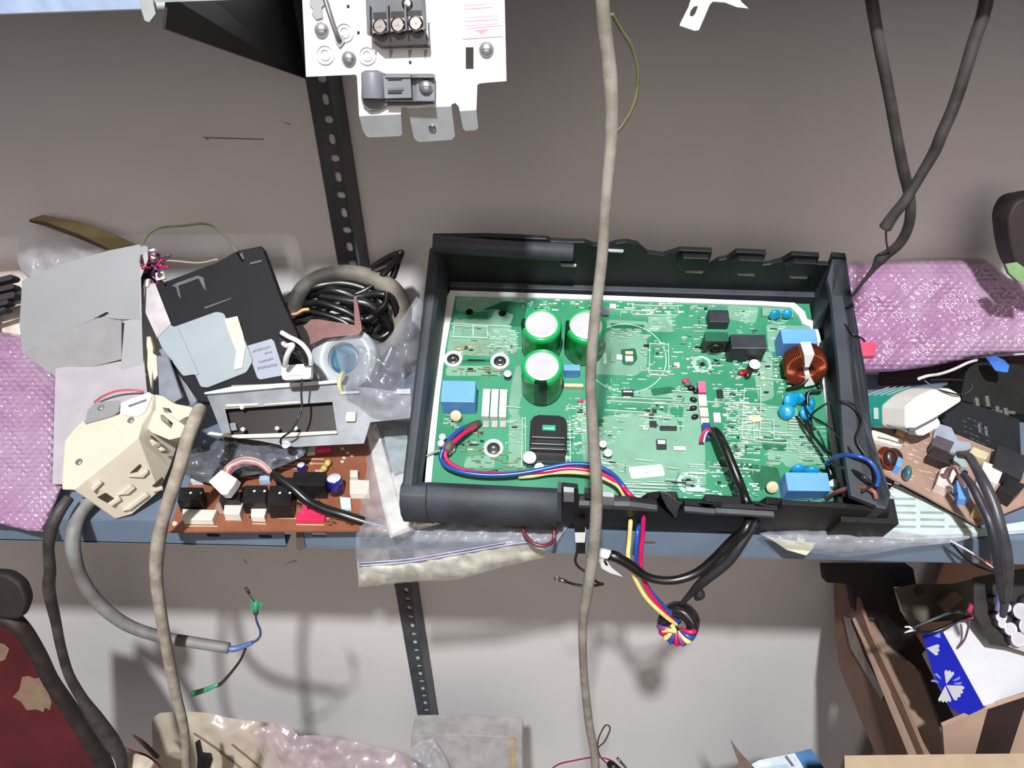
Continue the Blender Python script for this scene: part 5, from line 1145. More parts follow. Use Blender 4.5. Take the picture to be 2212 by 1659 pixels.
film([(780, 905), (800, 890), (888, 880), (930, 990), (980, 1100), (1240, 1120), (1176, 1205), (1090, 1224), (992, 1252), (880, 1258), (775, 1269), (768, 1180), (774, 1080), (784, 1000)], zp, 8,
     lambda x, y, d: (.0050 if y > 1165 else (.0115 if x < 890 else .0025)) * min(1, d / 22) + (.003 if y < 1165 else .0032) * fbm(x, y, .045, 6), 0, 6).build('zip_bag', M_film, label='clear zip bag hanging over the shelf edge under the black tray', cat='bag')
zb = bpy.data.objects['zip_bag']
film([(772, 1215), (880, 1208), (990, 1190), (1100, 1168), (1178, 1178), (1176, 1204), (1090, 1223), (992, 1250), (880, 1256), (776, 1266)], lambda x, y, h: zp(x, y, h + .002), 8, lambda x, y, d: .0055 * min(1, d / 10) + .0034 * fbm(x, y, .05, 8), 0, 8).build('zip_strip', mat('yellowish_film', (216, 216, 200), .1, alpha=.6, spec=.9, bump=.6, bscale=70), zb)
q_ = MB(); q_.tube([zp(774, 1222, .007), zp(880, 1214, .008), zp(990, 1196, .008), zp(1090, 1178, .008), zp(1160, 1168, .008)], .0008, 6); q_.tube([zp(774, 1216, .007), zp(880, 1208, .008), zp(990, 1190, .008), zp(1090, 1172, .008)], .0006, 6); q_.build('zip_ridge', mat('lilac_zip', (168, 168, 196), .3), zb)
ZP = PZ(850, 1100, .004, 2)
q_ = MB(); q_.loft(pg(ZP, [(788, 925), (815, 915), (838, 1000), (866, 1110), (905, 1105), (905, 1140), (842, 1165), (825, 1100)]), pg(ZP, [(790, 922), (814, 914), (838, 1000), (866, 1100), (900, 1095), (900, 1130), (848, 1150), (828, 1096)], .007))
q_.loft(pg(ZP, [(838, 1020), (900, 1010), (960, 1060), (1010, 1120), (905, 1145), (860, 1130)]), pg(ZP, [(842, 1022), (898, 1012), (955, 1060), (1000, 1112), (905, 1136), (864, 1122)], .004))
q_.build('white_adapter', mat('bagged_white', (232, 230, 222), .4), label='white plastic adapter inside the clear zip bag', cat='adapter', bevel=.0012)
film([(826, 930), (880, 920), (880, 1015), (850, 1025)], lambda x, y, h: ZP.at(x, y, h + .008), 10, lambda x, y, d: .001, .001, 2).build('grey_card', mat('grey_green_card', (150, 164, 168), .4), label='grey green card inside the clear bag beside the tray', cat='card')

# ================================================================== right heap
def X(px, py, x):
    d = ray(px, py); return CAMP + d * ((x - CAMP.x) / d.x)


def plane3(a, c, e):
    q = Plane(a, 0); q.n = (c - a).cross(e - a).normalized()
    if q.n.dot(CAMP - a) < 0: q.n = -q.n
    q.u = (c - a).normalized(); q.v = q.n.cross(q.u); return q


# white adapter with a teal label
FA = PY(2000, 900, -.205, 58, 16)
ad = empty('plug_adapter', FA.at(1990, 930), 'white plug adapter with a teal striped label right of the black tray', 'adapter')
v1 = V(1903, 876, -.188) - V(1956, 879, FA.at(1956, 879).y); v2 = V(1845, 876, -.168) - V(1903, 876, -.188)
r1 = pg(FA, rounded([(1969, 931), (1957, 924), (1956, 879), (1982, 856), (2016, 841), (2050, 838), (2072, 850), (2079, 866), (2028, 899)], 7))
q_ = MB(); q_.loft(r1, [p + v1 for p in r1], 0); q_.build('body', mat('adapter_white', (208, 204, 198), .4, var=.03), ad, bevel=.0012)
q_ = MB(); q_.loft([p + v1 for p in r1], [p + v1 + v2 for p in r1], 0); tl = q_.build('teal_label', M_tealp, ad, label='teal wrap with white stripes')
q_ = MB(); k_ = [r1[i] for i in range(len(r1))]
lo_, hi_ = FA.at(1957, 918), FA.at(1956, 884)
for t in (.18, .5, .82):
    s0 = v1 + v2 * t
    q_.prism([lo_ * .75 + hi_ * .25 + s0 - v2 * .08, lo_ * .75 + hi_ * .25 + s0 + v2 * .08, hi_ + s0 + v2 * .08, hi_ + s0 - v2 * .08], FA.n * .0009 - XV * .0009)
for t in (.15, .4, .65, .9):
    a_ = FA.at(1982, 856) + v1 + v2 * t; c_ = FA.at(2030, 838) + v1 + v2 * t; q_.prism([a_, c_, c_ + v2 * .07, a_ + v2 * .07], FA.n * .0007 + ZV * .0010)
q_.build('stripes', M_white, tl)
q_ = MB(); q_.prism(pg(FA, [(1974, 930), (2026, 903), (2032, 912), (2030, 922), (1996, 941), (1984, 941)], -.004), -FA.n * .012); q_.build('pin_block', M_white, ad, bevel=.0008)
MB().prism(pg(FA, [(1970, 928), (2026, 899), (2027, 901), (1972, 931)], .0003), FA.n * .0003).build('seam', M_ink, ad)

# brown board on the right
RB = PZ(2000, 1010, .022, 10, 3)
rb = empty('power_board', RB.at(2040, 1060), 'tan brown circuit board with a small coil and capacitors right of the tray', 'circuit board')
q_ = MB(); q_.prism(pg(RB, [(1846, 985), (1885, 1010), (2000, 1070), (2112, 1134), (2128, 1126), (2240, 1080), (2240, 1010), (2070, 940), (1960, 905), (1858, 892)]), -RB.n * .002, 0)
for i in range(60): x, y = rnd.uniform(1900, 2050), rnd.uniform(925, 1060); q_.prism(pg(RB, [(x, y), (x + 10, y + 4), (x + 10, y + 5.5), (x, y + 1.5)], .0001), RB.n * .0001, 1)
q_.build('board', [M_brown2, M_tan], rb)


def rbox(name, pts, h, m, bev=.0005): return MB().prism(pg(RB, pts), RB.n * h).build(name, m, rb, bevel=bev)


rbox('socket', rounded([(1872, 945), (1880, 936), (1944, 956), (1950, 968), (1934, 972), (1876, 955)], 5), .005, M_ivory)
rbox('socket', [(1932, 940), (1950, 947), (1955, 930), (1936, 925)], .004, mat('sand_plastic', (210, 176, 120), .5))
q_ = MB(); q_.lathe(RB.at(1918, 990), (RB.n * .6 - YV * .5 + XV * .2), [(.0075, -.002), (.0082, 0), (.0082, .008), (.0070, .010), (.003, .010)], 20); cl = q_.build('coil', mat('dark_coil', (52, 40, 38), .35), rb)
q_ = MB()
for k in range(4): q_.torus(RB.at(1914 + k * 3, 986 + k * 2, .006 + k * .001), (RB.n * .6 - YV * .5 + XV * .2), .0078, .0007, 0, 20, 6)
q_.build('coil_turn', M_copper, cl, kind='stuff')
MB().ball(RB.at(1960, 1022, .006), (XV * .9 - YV * .3).normalized(), .0034, .0068).build('disc_capacitor', mat('teal_grey_disc', (62, 104, 112), .25, coat=.4), rb)
rbox('film_capacitor', [(1926, 1020), (1938, 1026), (1942, 1008), (1932, 1002)], .010, M_bluea)
rbox('relay', [(1994, 1000), (2048, 1022), (2052, 1000), (2006, 982)], .010, mat('dark_brown_relay', (44, 34, 34), .5))
rbox('relay', [(2000, 978), (2040, 996), (2050, 975), (2012, 960)], .012, mat('grey_relay', (84, 76, 80), .5))
rbox('heat_spreader', [(2010, 965), (2030, 975), (2062, 985), (2095, 975), (2092, 962), (2066, 958), (2052, 930), (2022, 920), (2014, 940)], .004, mat('pale_blue_grey', (146, 154, 168), .5))
rbox('chip', [(2048, 1010), (2080, 1024), (2092, 996), (2062, 984)], .008, M_mintd); rbox('socket', [(2084, 992), (2122, 1006), (2130, 992), (2094, 978)], .008, mat('straw_plastic', (196, 184, 150), .5))
rbox('socket', [(2012, 1062), (2040, 1074), (2056, 1040), (2046, 1022), (2024, 1028)], .010, mat('blush_ivory', (214, 198, 190), .5))
rbox('socket', [(2104, 1050), (2142, 1066), (2156, 1032), (2112, 1016)], .012, M_ivory)
rbox('film_capacitor', [(2062, 1090), (2088, 1092), (2080, 1056), (2058, 1050)], .008, M_bluea)
rbox('capacitor', rounded([(2092, 1118), (2114, 1124), (2122, 1106), (2100, 1098)], 5), .010, mat('straw_cap', (196, 164, 110), .4))
rbox('relay', [(2130, 1030), (2190, 1060), (2205, 1010), (2140, 985)], .014, M_blkm); rbox('relay', [(2145, 1080), (2175, 1096), (2200, 1070), (2160, 1056)], .014, M_blk)
for i in range(8):
    x = 2026 + rnd.uniform(0, 60); y = 1030 + rnd.uniform(-20, 40)
    q_ = MB(); q_.lathe(RB.at(x, y), RB.n, [(.002, 0), (.002, .005), (.001, .0055)], 10); q_.build('small_capacitor', [M_steel, M_blk, M_mint][i % 3], rb)
for i in range(4): wire('lead', [(2040 + i * 3, 1030, -.245), (2046 + i * 3, 1014, -.25), (2060 + i * 2, 1008, -.255), (2072, 1020 + i * 4, -.262), (2085, 1045 + i * 3, -.268)], .0011, [mat('dusty_rose_wire', (150, 108, 112), .5), M_wpink][i % 2], rb, seg=6)
# dark transformer block with faint print and fin block behind
TK = PY(2110, 940, -.17, 52, 10)
q_ = MB(); q_.prism(pg(TK, [(2028, 902), (2079, 868), (2140, 884), (2202, 906), (2206, 985), (2192, 998), (2130, 990), (2068, 956)]), -TK.n * .03, 0)
for r_i in range(7):
    for k in range(5):
        if (r_i * 3 + k * 5) % 4 == 0: continue
        x, y = 2078 + k * 12 + r_i * 1.5, 896 + r_i * 11 + k * 5
        q_.prism(pg(TK, [(x, y), (x + 8, y + 4), (x + 8, y + 6.5), (x, y + 2.5)], .0001), TK.n * .0001, 1)
for x, y in ((2112, 914), (2126, 920)): q_.prism(pg(TK, [(x, y), (x + 6, y + 2), (x + 8, y + 22), (x + 2, y + 20)], .0001), TK.n * .0001, 2)
q_.build('transformer_block', [mat('charcoal_block', (26, 28, 31), .65, spec=.3), mat('faint_print', (62, 68, 78), .6), mat('mauve_print', (96, 88, 100), .6)], label='charcoal transformer block with faint slanted print at the right', cat='transformer', bevel=.0008)
TF = PY(2140, 840, -.12, 40, 6)
q_ = MB(); q_.prism(pg(TF, [(2078, 845), (2086, 806), (2100, 786), (2120, 782), (2260, 790), (2260, 905), (2140, 882), (2079, 866)]), -TF.n * .03, 0)
for x, y in ((2098, 862), (2120, 858), (2142, 880), (2160, 884)): q_.prism(pg(TF, [(x, y), (x + 8, y), (x + 12, y + 24), (x + 4, y + 24)], -.002), TF.n * .006, 1)
q_.prism(pg(TF, [(2090, 880), (2120, 884), (2190, 890), (2190, 896), (2110, 890)], -.002), TF.n * .003, 1)
q_.build('finned_block', [mat('sooty_black', (19, 19, 18), .65, spec=.3, var=.3), mat('grey_fin', (88, 86, 82), .5)], label='sooty black finned block behind the charcoal transformer', cat='heat sink', bevel=.0006)
MB().prism(pg(PY(2060, 800, -.05, 40), [(1900, 800), (2100, 775), (2270, 762), (2270, 800), (2100, 815), (1900, 830)]), -ZV * .004).build('gap_shade', mat('plum_black_shade', (44, 20, 36), .6), label='plum black strip for the shaded gap under the right pink bubble wrap', cat='card')  # dark strip put into the gap as shade below the bubble wrap
MB().prism(pg(PY(2160, 790, -.128, 50), [(2138, 783), (2160, 780), (2182, 790), (2178, 806), (2150, 802)]), YV * .01).build('blue_clip', mat('bright_blue_plastic', (50, 104, 190), .4), label='small bright blue clip above the finned block', cat='clip', bevel=.001)
wire('white_wire', [(1985, 818, -.175), (2004, 812, -.165), (2030, 808, -.15), (2060, 798, -.135), (2090, 784, -.12), (2110, 778, -.105)], .0014, M_wwht, label='white wire running from the adapter toward the pink wrap', cat='wire')
wire('black_wire', [(1995, 820, -.182), (2016, 836, -.188), (2042, 846, -.192), (2078, 852, -.190), (2100, 838, -.17), (2088, 824, -.15), (2050, 820, -.16), (2010, 822, -.17)], .0007, M_rub, label='thin black wire looped over the white adapter', cat='wire')
b = MB(); b.tube([V(1916, 919, -.215), V(1940, 925, -.217), V(1962, 934, -.219)], .0008, 6); b.box(V(1962, 938, -.219), XV * .005, YV * .004, ZV * .004); b.build('wire_clip', mat('slate_clip', (92, 102, 112), .5), label='slate clip on a black lead under the white adapter', cat='clip')
# mint vent panel in a clear sleeve at the shelf edge
MP = PZ(2000, 1140, .001, 0)
q_ = MB(); q_.prism(pg(MP, [(1890, 1100), (1930, 1052), (2000, 1090), (2112, 1150), (2240, 1130), (2240, 1150), (2110, 1160), (1960, 1166), (1870, 1160)]), ZV * .0045, 0)
for i in range(5):
    y0 = 1075 + i * 15
    for x0, x1 in ((1920, 1978), (1988, 2040), (2050, 2100)):
        if y0 < 1052 + (x0 - 1930) * .5 + 12: continue
        q_.prism(pg(MP, [(x0, y0), (x1, y0 + 1), (x1, y0 + 6), (x0, y0 + 5)], .0045), ZV * .0003, 1)
q_.build('louvre_grille', [M_mint, M_mintd], label='pale mint slatted vent panel at the right end of the shelf edge', cat='panel', bevel=.0005)
film([(1640, 1152), (1700, 1140), (1800, 1132), (1900, 1140), (2000, 1155), (2112, 1158), (2060, 1172), (1960, 1182), (1900, 1194), (1830, 1203), (1770, 1196), (1700, 1186)], lambda x, y, h: zp(x, y, h + .006), 8, lambda x, y, d: .004 * min(1, d / 12) + .003 * fbm(x, y, .03, 12), 0, 12).build('clear_sleeve', M_film, label='clear plastic sleeve drooping over the shelf edge under the tray corner', cat='bag')
q_ = MB(); P7 = Plane(V(1710, 1175, -.297), 40); q_.prism(pg(P7, [(1655, 1158), (1700, 1166), (1762, 1172), (1756, 1186), (1742, 1200), (1700, 1188)]), -P7.n * .003); q_.prism(pg(P7, [(1722, 1160), (1740, 1165), (1736, 1176), (1720, 1172)], .0005), P7.n * .001)
q_.build('ivory_tab', mat('olive_ivory', (176, 174, 146), .5), label='olive ivory plastic tab under the right part of the tray', cat='plastic part', bevel=.0004)
# cables dropping at the right
wire('drop_cable', [(2072, 982, -.236), (2092, 986, -.245), (2108, 1010, -.262), (2126, 1044, -.278), (2146, 1090, -.292), (2160, 1140, -.304), (2172, 1190, -.310), (2176, 1240, -.312), (2172, 1290, -.312), (2166, 1330, -.312)], [.0030, .0034, .0036, .0042, .0046, .0046, .0046, .0044, .0034, .0024], mat('charcoal_cable', (62, 60, 66), .4, var=.2), seg=12, label='charcoal cable dropping from the tan board over the right shelf edge', cat='cable')
wire('drop_cable', [(2080, 1024, -0.274), (2100, 1050, -0.287), (2120, 1090, -0.300), (2138, 1130, -0.312), (2150, 1180, -0.320), (2158, 1230, -0.322), (2166, 1300, -0.322)], [.0024, .0030, .0034, .0036, .0036, .0034, .0024], mat('dark_slate_cable', (46, 46, 54), .4), seg=10, label='thinner dark slate cable beside the charcoal one at the right', cat='cable')
wr_ = empty('wire_pair', V(2100, 1200, -.30), 'white, black and red thin wires crossing the right end of the shelf lip', 'wires')
wire('wire', [(2052, 1168, -.296), (2075, 1180, -.298), (2105, 1198, -.300), (2140, 1222, -.302), (2165, 1240, -.302)], .0008, M_wwht, wr_)
wire('wire', [(2056, 1174, -.296), (2080, 1200, -.298), (2105, 1220, -.300), (2145, 1236, -.302)], .0010, M_rub, wr_)
wire('wire', [(2100, 1198, -.299), (2130, 1214, -.301), (2158, 1236, -.302)], .0013, mat('brick_wire', (150, 58, 62), .4), wr_)
# dark thing at the right edge near the wall
q_ = MB(); P8 = PY(2210, 520, -.10, 80); q_.prism(pg(P8, rounded([(2176, 470), (2196, 432), (2290, 415), (2290, 610), (2214, 606), (2192, 572), (2182, 530)], 18)), -P8.n * .03); q_.build('dark_bundle', mat('umber_black', (44, 34, 32), .7), label='umber black bundle cut off by the right edge of the picture', cat='bundle', bevel=.004)
q_ = MB(); P9 = PY(2195, 590, -.115, 60); q_.prism(pg(P9, [(2172, 570), (2196, 566), (2216, 580), (2260, 590), (2260, 612), (2200, 608), (2180, 590)]), -P9.n * .004); q_.build('green_tag', mat('sage_plastic', (112, 146, 98), .5), label='sage green tag under the dark bundle at the right edge', cat='tag')

# ================================================================== under the shelf, right: carton and boxes
MB().box(Vc((-1.1, -.283, -.852)), XV * 2.4, YV * .24, ZV * .002).build('rack_shelf', M_shelf, label='lowest grey blue steel shelf below the picture', cat='shelf')
ct = empty('carton', Vc((.42, -.2, -.85)), 'open brown cardboard carton standing under the right end of the shelf', 'carton')
XC = .335
xa = lambda pts, x, : [X(a_, c_, x) for a_, c_ in pts]
q_ = MB(); q_.prism(xa([(1800, 1240), (1850, 1290), (1880, 1370), (1950, 1520), (2022, 1690), (2040, 1760), (1945, 1760), (1908, 1668), (1862, 1560), (1812, 1440), (1804, 1370)], XC), XV * .004, 0)
q_.build('side_panel', M_card2, ct)
q_ = MB(); q_.prism(xa([(1822, 1330), (1836, 1335), (1870, 1420), (1912, 1500), (1905, 1512), (1880, 1470), (1838, 1400)], XC - .001), -XV * .0006, 0); q_.build('tape_strip', M_tape, ct)
fl = plane3(X(1848, 1330, XC + .002), X(2010, 1670, XC + .002), V(2060, 1560, -.215))
q_ = MB(); q_.prism(pg(fl, [(1846, 1333), (1868, 1336), (1898, 1340), (1915, 1392), (1950, 1425), (1985, 1452), (2026, 1560), (2062, 1680), (2072, 1740), (2040, 1740), (1998, 1640), (1960, 1545), (1935, 1478), (1920, 1470), (1925, 1500), (1938, 1530), (1985, 1640), (1975, 1640), (1900, 1460), (1870, 1385)]), -fl.n * .004, 0)
q_.build('flap', M_card, ct)
q_ = MB(); q_.prism([Vc((.46, -.035, -.85)), Vc((.46, -.035, -.25)), Vc((.75, -.035, -.25)), Vc((.75, -.035, -.85))], YV * .004); q_.build('back_panel', M_card2, ct)
q_ = MB(); FP = PY(2100, 1600, -.315, 86); q_.prism(pg(FP, [(2036, 1570), (2126, 1532), (2260, 1492), (2260, 1760), (2050, 1760)]), YV * .004, 0); q_.prism(pg(FP, [(2134, 1532), (2212, 1506), (2222, 1500), (2176, 1640), (2104, 1640)], .0003), FP.n * .0004, 1); q_.build('front_panel', [M_card, mat('dark_brown_band', (44, 30, 28), .7)], ct)  # dark brown band across the front panel
q_ = MB(); DB = PY(1880, 1300, -.10, 60); q_.prism(pg(DB, [(1782, 1226), (1970, 1226), (1975, 1262), (1930, 1268), (1945, 1320), (2010, 1420), (2080, 1580), (2040, 1580), (1990, 1450), (1915, 1390), (1898, 1338), (1850, 1330), (1838, 1262), (1786, 1258)]), -DB.n * .02, 0); q_.prism(pg(DB, [(1925, 1228), (1972, 1228), (1978, 1262), (1938, 1268)], .0004), DB.n * .001, 1)  # dark box outline extended over the carton gap, shading its interior in colour
q_.build('dark_box_shade', [mat('umber_box_shade', (28, 22, 24), .8), mat('navy_patch', (18, 22, 46), .6)], label='nearly black box under the shelf, drawn on over the shaded carton interior', cat='box')
q_ = MB(); PG = PY(2000, 1300, -.14, 50, 8); q_.prism(pg(PG, [(1934, 1272), (1978, 1262), (2060, 1262), (2110, 1250), (2112, 1310), (2070, 1340), (1990, 1345), (1955, 1322)]), -PG.n * .003, 0); q_.prism(pg(PG, [(2020, 1302), (2054, 1275), (2072, 1290), (2036, 1320)]), PG.n * .008, 1); q_.prism(pg(PG, [(1974, 1272), (1988, 1266), (1992, 1280), (1980, 1286)]), PG.n * .004, 2)
q_.build('olive_board', [mat('olive_grey_board', (92, 86, 72), .6), mat('khaki_part', (150, 132, 96), .5), M_bcord], label='olive grey circuit board with a khaki part behind the white box', cat='circuit board')
# white and royal blue box
WT = PZ(2120, 1440, -.165, 14, 4)
bx_ = empty('printed_box', WT.at(2120, 1500, -.05), 'white box with a royal blue side printed with white fan shapes', 'box')
wt = [(2037, 1365), (2078, 1338), (2110, 1322), (2260, 1330), (2260, 1478), (2124, 1526)]
q_ = MB(); q_.prism(pg(WT, wt), -WT.n * .05); q_.build('carton_body', M_paper, bx_, bevel=.0008)
e1, e2 = WT.at(2037, 1365, .0003), WT.at(2124, 1526, .0003)
BS = plane3(e1, e2, Z(2014, 1450, WT.at(2060, 1450).z - .022))
q_ = MB(); bs = [(2037, 1366), (2124, 1526), (2086, 1549), (2052, 1528), (2014, 1450), (1991, 1368)]; q_.prism(pg(BS, bs), -BS.n * .004, 0); bsd = q_.build('blue_side', M_bprint, bx_)
q_ = MB()


def fan(cx, cy, a0, a1, r1_, lobes, m):
    pts = [(cx, cy)]
    for i in range(lobes * 4 + 1):
        t = i / (lobes * 4); an = R(a0 + (a1 - a0) * t); rr = r1_ * (.88 + .12 * abs(math.sin(math.pi * lobes * t)))
        pts.append((cx + rr * math.cos(an), cy + rr * math.sin(an)))
    q_.prism(pg(BS, pts, .0002), BS.n * .0002, m)


fan(2044, 1478, -98, -52, 31, 3, 0); fan(2044, 1480, 2, 62, 40, 4, 0); fan(2042, 1482, 66, 118, 36, 4, 0)
for a0 in (-170, -140, -30, -8):
    an = R(a0); an2 = R(a0 + 10)
    q_.prism(pg(BS, [(2044 + 16 * math.cos(an), 1478 + 16 * math.sin(an)), (2044 + 34 * math.cos(an), 1478 + 34 * math.sin(an)), (2044 + 31 * math.cos(an2), 1478 + 31 * math.sin(an2)), (2044 + 20 * math.cos(an2), 1478 + 20 * math.sin(an2))], .0002), BS.n * .0002, 1)
fan(2002, 1400, -20, 40, 28, 3, 0); fan(2018, 1374, -30, 20, 14, 2, 1)
q_.build('fan_print', [M_paper, M_lblue], bsd, label='white fan shaped emblem')
# board with round capacitors on top of the white box
CB2 = PY(2160, 1310, -.245, 46, 6)
rc = empty('capacitor_board', CB2.at(2160, 1400), 'dark circuit board with shiny round capacitors leaning on the white box', 'circuit board')
q_ = MB(); q_.prism(pg(CB2, [(2104, 1248), (2260, 1220), (2260, 1420), (2212, 1405), (2142, 1393), (2104, 1325)]), -CB2.n * .003); q_.build('board', mat('soot_board', (40, 36, 36), .6, var=.3, scale=60), rc)
for x, y, rr in ((2142, 1296, .0050), (2160, 1310, .0042), (2148, 1330, .0052), (2190, 1318, .0075), (2204, 1350, .0080), (2168, 1356, .0060), (2184, 1378, .0068), (2210, 1300, .006), (2150, 1345, .004)):
    q_ = MB(); q_.lathe(CB2.at(x, y), CB2.n, [(rr, 0), (rr, .010), (rr - .0008, .0108), (rr - .0012, .0100)], 20, 0, ms=[0, 1, 1, 1]); q_.build('electrolytic_capacitor', [mat('mauve_grey_can', (92, 86, 104), .3, metal=.4), M_foil], rc)
MB().prism(pg(CB2, [(2176, 1396), (2200, 1380), (2260, 1396), (2260, 1425)], .0005), CB2.n * .002).build('pale_edge', mat('pale_strip', (176, 170, 168), .5), rc)
wire('lead', [(2164, 1240, -.25), (2162, 1270, -.255), (2160, 1300, -.258), (2157, 1320, -.262)], .0034, mat('lavender_wire', (110, 112, 160), .5), rc)
fw_ = empty('fork_lead', V(2000, 1350, -.26), 'twin dark leads ending in small silver fork terminals', 'wires')
wire('lead', [(2098, 1326, -.25), (2060, 1322, -.255), (2020, 1336, -.26), (1982, 1352, -.262), (1972, 1358, -.262)], .0013, mat('dark_teal_wire', (46, 58, 60), .4), fw_)
wire('lead', [(2098, 1330, -.25), (2070, 1340, -.255), (2040, 1356, -.26), (2010, 1366, -.262), (1974, 1362, -.262)], .0015, M_rub, fw_)
for dy in (-4, 5): MB().tube([V(1974, 1360, -.262), V(1964, 1358 + dy, -.262), V(1954, 1360 + dy * 1.4, -.262)], [.0014, .0010, .0008], 6, sub=1).build('fork_terminal', M_wwht, fw_)
wire('lead', [(2094, 1340, -.252), (2090, 1362, -.256), (2082, 1384, -.26), (2066, 1402, -.262), (2055, 1412, -.262), (2038, 1424, -.262)], [.0010, .0009, .0009, .0010, .003, .0035], mat('dull_red_wire', (96, 70, 76), .5), fw_)
q_ = MB(); q_.prism([V(x, y, -.25) for x, y in ((2088, 1326), (2096, 1306), (2103, 1310), (2100, 1322), (2104, 1336), (2090, 1338))], YV * .002); q_.build('red_joint', mat('raspberry', (190, 50, 84), .4), fw_)
# cardboard box edge at the bottom right
MB().prism(pg(PY(2000, 1645, -.36, 10), [(1824, 1632), (1990, 1630), (2260, 1627), (2260, 1760), (1828, 1760)]), -ZV * .42).build('cardboard_box', mat('light_cardboard', (164, 144, 120), .85, var=.05), label='light cardboard box top along the bottom right corner', cat='box')

# ================================================================== things along the bottom
MR = PY(60, 1500, -.262, 80)
q_ = MB(); q_.prism(pg(MR, [(-60, 1322), (10, 1338), (40, 1362), (90, 1440), (140, 1525), (200, 1612), (232, 1680), (240, 1760), (-60, 1760)]), YV * .002, 0)
for pts in ([(28, 1505), (42, 1490), (48, 1462), (62, 1460), (76, 1466), (92, 1462), (112, 1470), (118, 1490), (106, 1500), (112, 1516), (108, 1534), (98, 1528), (94, 1538), (80, 1532), (58, 1534), (46, 1516)], [(-4, 1388), (10, 1392), (20, 1402), (12, 1424), (-4, 1430)], [(110, 1498), (122, 1494), (132, 1512), (122, 1518)], [(140, 1524), (150, 1524), (152, 1534), (144, 1534)]):
    q_.prism(pg(MR, pts, .0002), MR.n * .0003, 1)
q_.build('painted_sheet', [M_maroon, M_peel], label='maroon painted panel with flaked bare patches at the lower left', cat='panel')
BTP = PY(260, 1640, -.27, 40)
film([(190, 1700), (205, 1656), (222, 1636), (244, 1600), (256, 1600), (262, 1622), (300, 1628), (340, 1640), (350, 1760), (190, 1760)], lambda x, y, h: BTP.at(x, y, h), 9, lambda x, y, d: .006 * min(1, d / 20) + .005 * fbm(x, y, .02, 21), .004, 21).build('paper_wrap', mat('cream_paper', (186, 172, 156), .7), label='crumpled cream paper at the bottom left beside the maroon panel', cat='paper')
wire('maroon_wire', [(255, 1640, -.285), (266, 1618, -.287), (290, 1624, -.287), (320, 1634, -.285), (345, 1656, -.285), (360, 1690, -.285)], .0012, mat('dark_maroon_wire', (86, 30, 50)), label='maroon wire crossing the cream paper', cat='wire')
wire('dark_stick', [(288, 1588, -.265), (310, 1606, -.265), (340, 1636, -.265)], [.0010, .0026, .0030], mat('umber_stick', (58, 46, 42), .7), label='short dark pointed stick above the cream paper', cat='stick')
B1 = PY(460, 1600, -.18, 62)
film([(328, 1552), (345, 1540), (396, 1536), (450, 1540), (500, 1552), (588, 1562), (606, 1580), (640, 1628), (680, 1690), (700, 1760), (330, 1760)], lambda x, y, h: B1.at(x, y, h), 10, lambda x, y, d: .008 * min(1, d / 25) + .007 * fbm(x, y, .02, 22), 0, 22).build('cream_bag', mat('straw_film', (178, 168, 140), .3, alpha=.8, col2=(186, 172, 160), scale=14, bump=.4, bscale=40), label='straw tinted plastic bag with brown creases at the bottom left', cat='bag')
q_ = MB(); q_.tube([B1.at(418, 1584, .012), B1.at(470, 1620, .012), B1.at(530, 1668, .012)], .0012, 6); q_.tube([B1.at(500, 1608, .012), B1.at(545, 1645, .012), B1.at(575, 1670, .012)], .0009, 6); q_.build('crease', mat('brown_crease', (120, 92, 72), .6), bpy.data.objects['cream_bag'])
q_ = MB(); P10 = PY(430, 1630, -.25, 60); q_.prism(pg(P10, [(421, 1604), (428, 1602), (434, 1630), (452, 1632), (456, 1646), (446, 1680), (424, 1680), (426, 1640)]), -P10.n * .006); q_.build('black_clip', M_blk, label='small black clip standing in front of the straw tinted bag', cat='clip', bevel=.0008)
B2 = PY(720, 1630, -.235, 50)
film([(540, 1580), (566, 1570), (610, 1562), (630, 1572), (644, 1590), (680, 1588), (760, 1602), (860, 1626), (900, 1650), (920, 1760), (600, 1760), (570, 1640)], lambda x, y, h: B2.at(x, y, h), 9, lambda x, y, d: .010 * min(1, d / 25) + .010 * fbm(x, y, .025, 23), 0, 23).build('lilac_bag', M_pinkpaper, label='lilac tinted crumpled plastic bag along the bottom edge', cat='bag')
B3 = PY(1010, 1620, -.17, 72)
q_ = MB(); q_.prism(pg(B3, [(888, 1588), (1000, 1587), (1127, 1594), (1130, 1760), (886, 1760)]), YV * .03, 0); cbx = q_.build('clear_box', mat('frosted_box', (176, 172, 172), .25, alpha=.75, spec=.8), label='frosted clear plastic box at the bottom behind the slotted upright', cat='box', bevel=.001)
MB().prism(pg(B3, [(1100, 1592), (1113, 1593), (1115, 1760), (1102, 1760)], .0005), B3.n * .002).build('amber_edge', mat('amber_edge', (168, 150, 122), .4), cbx)
B4 = PY(930, 1630, -.19, 50)
film([(886, 1620), (910, 1600), (936, 1596), (958, 1630), (980, 1680), (980, 1760), (870, 1760)], lambda x, y, h: B4.at(x, y, h), 7, lambda x, y, d: .006 * min(1, d / 15) + .009 * fbm(x, y, .05, 24), 0, 24).build('clear_wrap', M_film, label='shiny clear film bunched at the foot of the slotted upright', cat='film')
bw_ = empty('lead_bundle', V(1310, 1650, -.22), 'small part with a looped black lead and red lead at the bottom', 'wires')
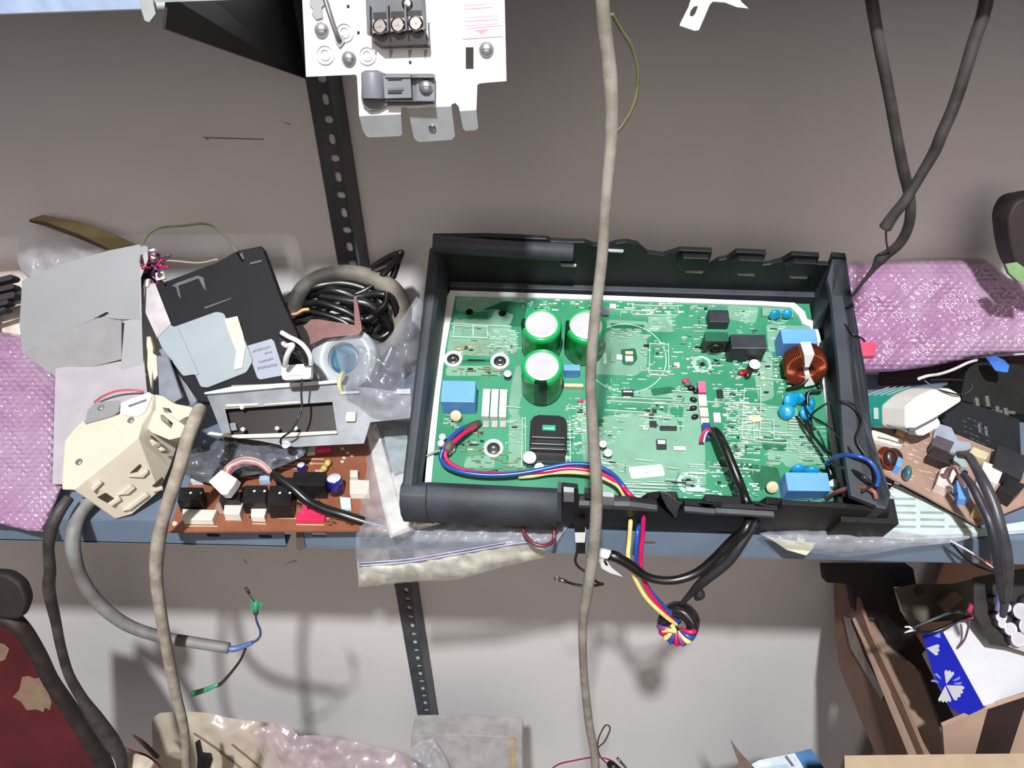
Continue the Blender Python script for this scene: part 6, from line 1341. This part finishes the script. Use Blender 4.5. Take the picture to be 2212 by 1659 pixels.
wire('lead', [(1290, 1616, -.215), (1294, 1592, -.215), (1308, 1567, -.215), (1318, 1574, -.215), (1306, 1602, -.215), (1292, 1616, -.215), (1298, 1636, -.215), (1318, 1656, -.215), (1336, 1680, -.215)], .0009, mat('grey_black_wire', (60, 60, 60), .4), bw_)
wire('lead', [(1180, 1672, -.22), (1205, 1652, -.22), (1240, 1643, -.22), (1285, 1636, -.22), (1318, 1642, -.22), (1340, 1660, -.22)], .0009, mat('wine_wire', (136, 34, 56), .4), bw_)
q_ = MB(); q_.tube([V(1334, 1638, -.22), V(1350, 1656, -.22), V(1380, 1700, -.22)], .0016, 8, 0, 1); q_.build('metal_pin', M_steel, bw_)
MB().tube([V(1318, 1650, -.222), V(1344, 1672, -.222), V(1350, 1700, -.222)], .005, 10, 0, 1).build('black_body', M_blk, bw_)
BB = PY(1700, 1640, -.25, 35)
q_ = MB(); q_.prism(pg(BB, [(1606, 1660), (1640, 1642), (1718, 1627), (1752, 1617), (1800, 1690), (1830, 1760), (1640, 1760)]), -ZV * .30, 0); q_.prism(pg(BB, [(1716, 1626), (1752, 1617), (1800, 1690), (1830, 1760), (1790, 1760), (1750, 1680)], .0002), BB.n * .0004, 1); q_.prism(pg(BB, [(1694, 1634), (1700, 1632), (1716, 1654), (1710, 1656)], .0002), BB.n * .0004, 2); q_.prism(pg(BB, [(1640, 1658), (1700, 1650), (1720, 1690), (1660, 1700)], .0002), BB.n * .0003, 3)
q_.build('blue_box', [mat('ice_white_card', (190, 198, 204), .5), mat('ocean_blue', (24, 96, 150), .5), M_ink, mat('ice_blue_card', (150, 184, 206), .5)], label='ice white box with an ocean blue side at the bottom edge', cat='box')
q_ = MB(); P11 = PY(1600, 1640, -.26, 60); q_.prism(pg(P11, [(1577, 1596), (1588, 1612), (1604, 1632), (1612, 1640), (1640, 1670), (1620, 1690), (1602, 1660), (1596, 1680), (1588, 1662), (1596, 1648), (1590, 1634)]), -P11.n * .001); q_.build('torn_scrap', mat('torn_brown', (104, 88, 78), .7), label='torn pointed brown scrap left of the ice white box', cat='scrap')
